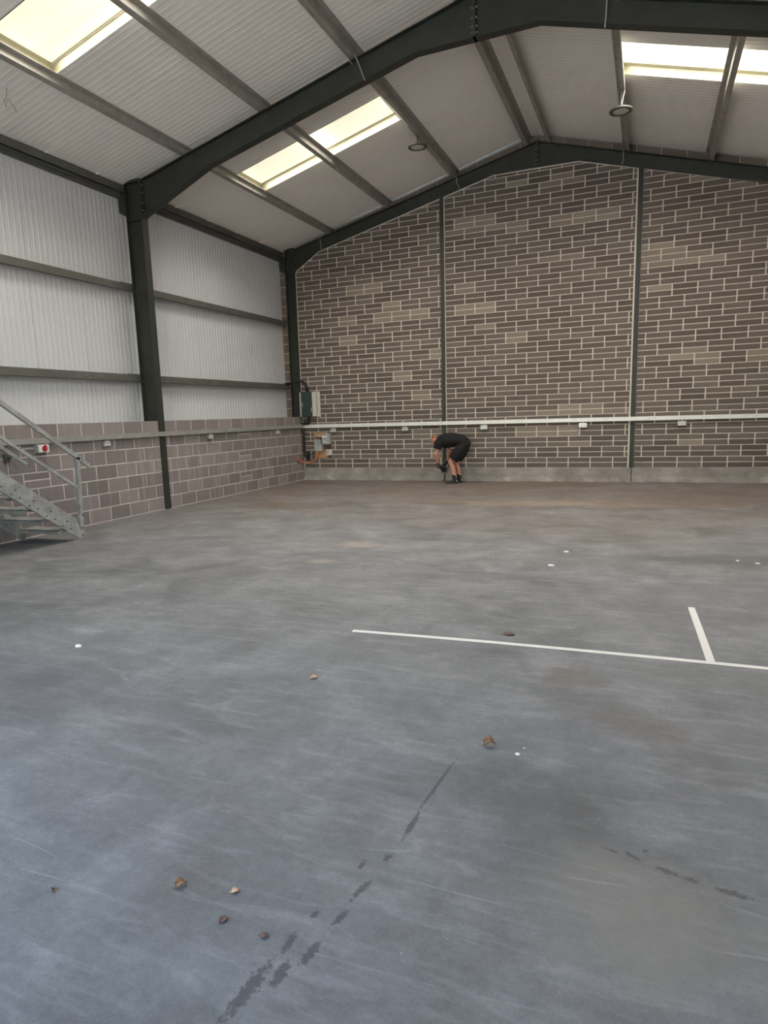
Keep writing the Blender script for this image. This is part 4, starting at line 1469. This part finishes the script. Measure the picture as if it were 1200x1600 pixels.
# ------------------------------------------------------------------ tape on the floor and litter
def tape(pts, w, label):
    pts = [Vector((a, b, 0)) for a, b in pts]
    mb = MB()
    vs = []
    for i, p in enumerate(pts):
        d = (pts[min(i + 1, len(pts) - 1)] - pts[max(i - 1, 0)]).normalized()
        s = Vector((-d.y, d.x, 0)) * w / 2
        vs += [p + s + Vector((0, 0, 0.0012)), p - s + Vector((0, 0, 0.0012)), p + s + Vector((0, 0, 0.0002)), p - s + Vector((0, 0, 0.0002))]
    fs = []
    for i in range(len(pts) - 1):
        a = 4 * i
        fs += [(a, a + 1, a + 5, a + 4), (a + 2, a + 6, a + 7, a + 3), (a, a + 4, a + 6, a + 2), (a + 1, a + 3, a + 7, a + 5)]
    fs += [(0, 2, 3, 1), (len(vs) - 4, len(vs) - 3, len(vs) - 1, len(vs) - 2)]
    mb.add(vs, fs)
    o = obj('floor_tape', mb, 'tape', loc=tuple(pts[len(pts) // 2]))
    tag(o, label, 'tape', 'tape lines on the floor')


tape([(6.071, -10.734), (6.6, -10.70), (7.10, -10.672), (7.62, -10.657), (8.2, -10.643), (8.70, -10.638), (9.6, -10.62)], 0.046, 'long white tape line stuck across the concrete floor')
tape([(8.352, -9.43), (8.375, -10.0), (8.398, -10.62)], 0.048, 'short white tape line joining the long one at a right angle')


def leaf(loc, size, rz, mat, label, tilt=0.3, name='dry_leaf', cat='leaf'):
    mb = MB()
    n, m = 7, 5
    vs = []
    for i in range(n):
        t_ = i / (n - 1)
        wd = math.sin(math.pi * min(1, t_ * 0.93 + 0.05)) ** 0.8 * 0.36
        for j in range(m):
            s_ = (j / (m - 1) - 0.5) * 2
            x, y = (t_ - 0.5), s_ * wd
            z = 0.10 + 0.55 * tilt * (s_ * s_) * wd * 2 + 0.22 * tilt * math.sin(3 * t_ + s_) + 0.10 * tilt * math.cos(5 * s_ + 2 * t_)
            vs.append((x, y, z))
    zmin = min(v[2] for v in vs)
    c, s = math.cos(rz), math.sin(rz)
    out = [(loc[0] + size * (x * c - y * s), loc[1] + size * (x * s + y * c), 0.001 + size * (z - zmin)) for x, y, z in vs]
    fs = [(i * m + j, i * m + j + 1, (i + 1) * m + j + 1, (i + 1) * m + j) for i in range(n - 1) for j in range(m - 1)]
    low = [(x, y, max(0.0003, z - 0.0012)) for x, y, z in out]
    k = len(out)
    fs2 = [tuple(k + q for q in reversed(f)) for f in fs]
    rim = [j for j in range(m)] + [i * m + m - 1 for i in range(1, n)] + [(n - 1) * m + j for j in range(m - 2, -1, -1)] + [i * m for i in range(n - 2, 0, -1)]
    fs3 = [(a, b, k + b, k + a) for a, b in zip(rim, rim[1:] + rim[:1])]
    mb.add(out + low, fs + fs2 + fs3)
    t = thing(name, label, cat, (loc[0], loc[1], 0), 'litter on the floor')
    obj('blade', mb, mat, t, smooth=True)
    st_ = MB().tube([(loc[0] - 0.42 * size * c, loc[1] - 0.42 * size * s, 0.004), (loc[0] - 0.62 * size * c, loc[1] - 0.62 * size * s, 0.003), (loc[0] - 0.8 * size * c, loc[1] - 0.8 * size * s + 0.06 * size, 0.002)], 0.0011, 5)
    obj('stalk', st_, mat, t)


leaf((6.61, -13.379), 0.038, 0.9, 'leaf', 'curled brown leaf, largest of those at the lower left of the floor', 0.8)
leaf((6.22, -13.553), 0.022, 2.2, 'leaf_dark', 'small dark curled leaf nearest the left edge of the floor', 0.9)
leaf((6.837, -13.459), 0.032, 1.35, 'leaf_dark', 'narrow dark leaf lying between the tan leaf and the flat dark leaf', 0.4)
leaf((6.991, -13.471), 0.028, 0.1, 'leaf_dark', 'dark leaf lying nearest the wet tyre marks', 0.4)
leaf((6.80, -13.34), 0.028, 0.5, 'leaf_tan', 'pale tan leaf fragment with a white tip on the lower floor', 0.5)
leaf((6.214, -11.626), 0.045, 0.3, 'leaf_tan', 'small tan leaf lying alone left of the long tape line', 0.5)
leaf((7.372, -12.094), 0.055, 0.2, 'leaf', 'crumpled dark leaf lying below the long tape line', 1.0)
leaf((7.16, -10.489), 0.075, 0.05, 'leaf_dark', 'dark curled leaf just behind the long tape line', 0.25)


def chip(loc, s, label, mat='chip', group='white chips on the floor', flat=0.35):
    rr = random.Random(int(loc[0] * 1000))
    mb = MB()
    n = 7
    base = [(math.cos(2 * math.pi * i / n) * s * rr.uniform(0.7, 1.2), math.sin(2 * math.pi * i / n) * s * 0.7 * rr.uniform(0.7, 1.2)) for i in range(n)]
    mb.rings([[(loc[0] + x, loc[1] + y, 0.0004) for x, y in base], [(loc[0] + x * 0.85, loc[1] + y * 0.85, s * flat) for x, y in base]])
    o = obj('chip', mb, mat, loc=(loc[0], loc[1], 0))
    tag(o, label, 'debris', group)


chip((4.348, -11.638), 0.030, 'bright white paper scrap on the left side of the floor')
chip((7.508, -12.127), 0.014, 'small round white chip beside the crumpled dark leaf')
chip((7.525, -12.06), 0.006, 'tiny white crumb next to the round white chip')
chip((7.152, -8.263), 0.032, 'pale chip on the floor well behind the tape line')
chip((7.22, -7.55), 0.030, 'pale chip on the far floor behind the first pale chip')
for u, lab in (((8.86, -7.6), 'leftmost small white chip in the row of four on the dark patch at the right'), ((9.02, -7.68), 'second small white chip from the left in the row of four at the right'),
               ((9.36, -7.46), 'third small white chip from the left in the row of four at the right'), ((9.66, -7.42), 'rightmost small white chip in the row of four near the right edge')):
    chip(u, 0.020, lab)
o = obj('loose_wire', MB().tube([(0.46, -8.27, 5.745), (0.43, -8.26, 5.66), (0.35, -8.24, 5.62), (0.36, -8.22, 5.56), (0.42, -8.24, 5.64), (0.40, -8.12, 5.58), (0.40, -8.10, 5.54)], 0.006, 6), 'trunk', loc=(0.35, -8.5, 5.6), smooth=True)
tag(o, 'loose end of pale wire hanging from the roof at the left edge', 'wire')
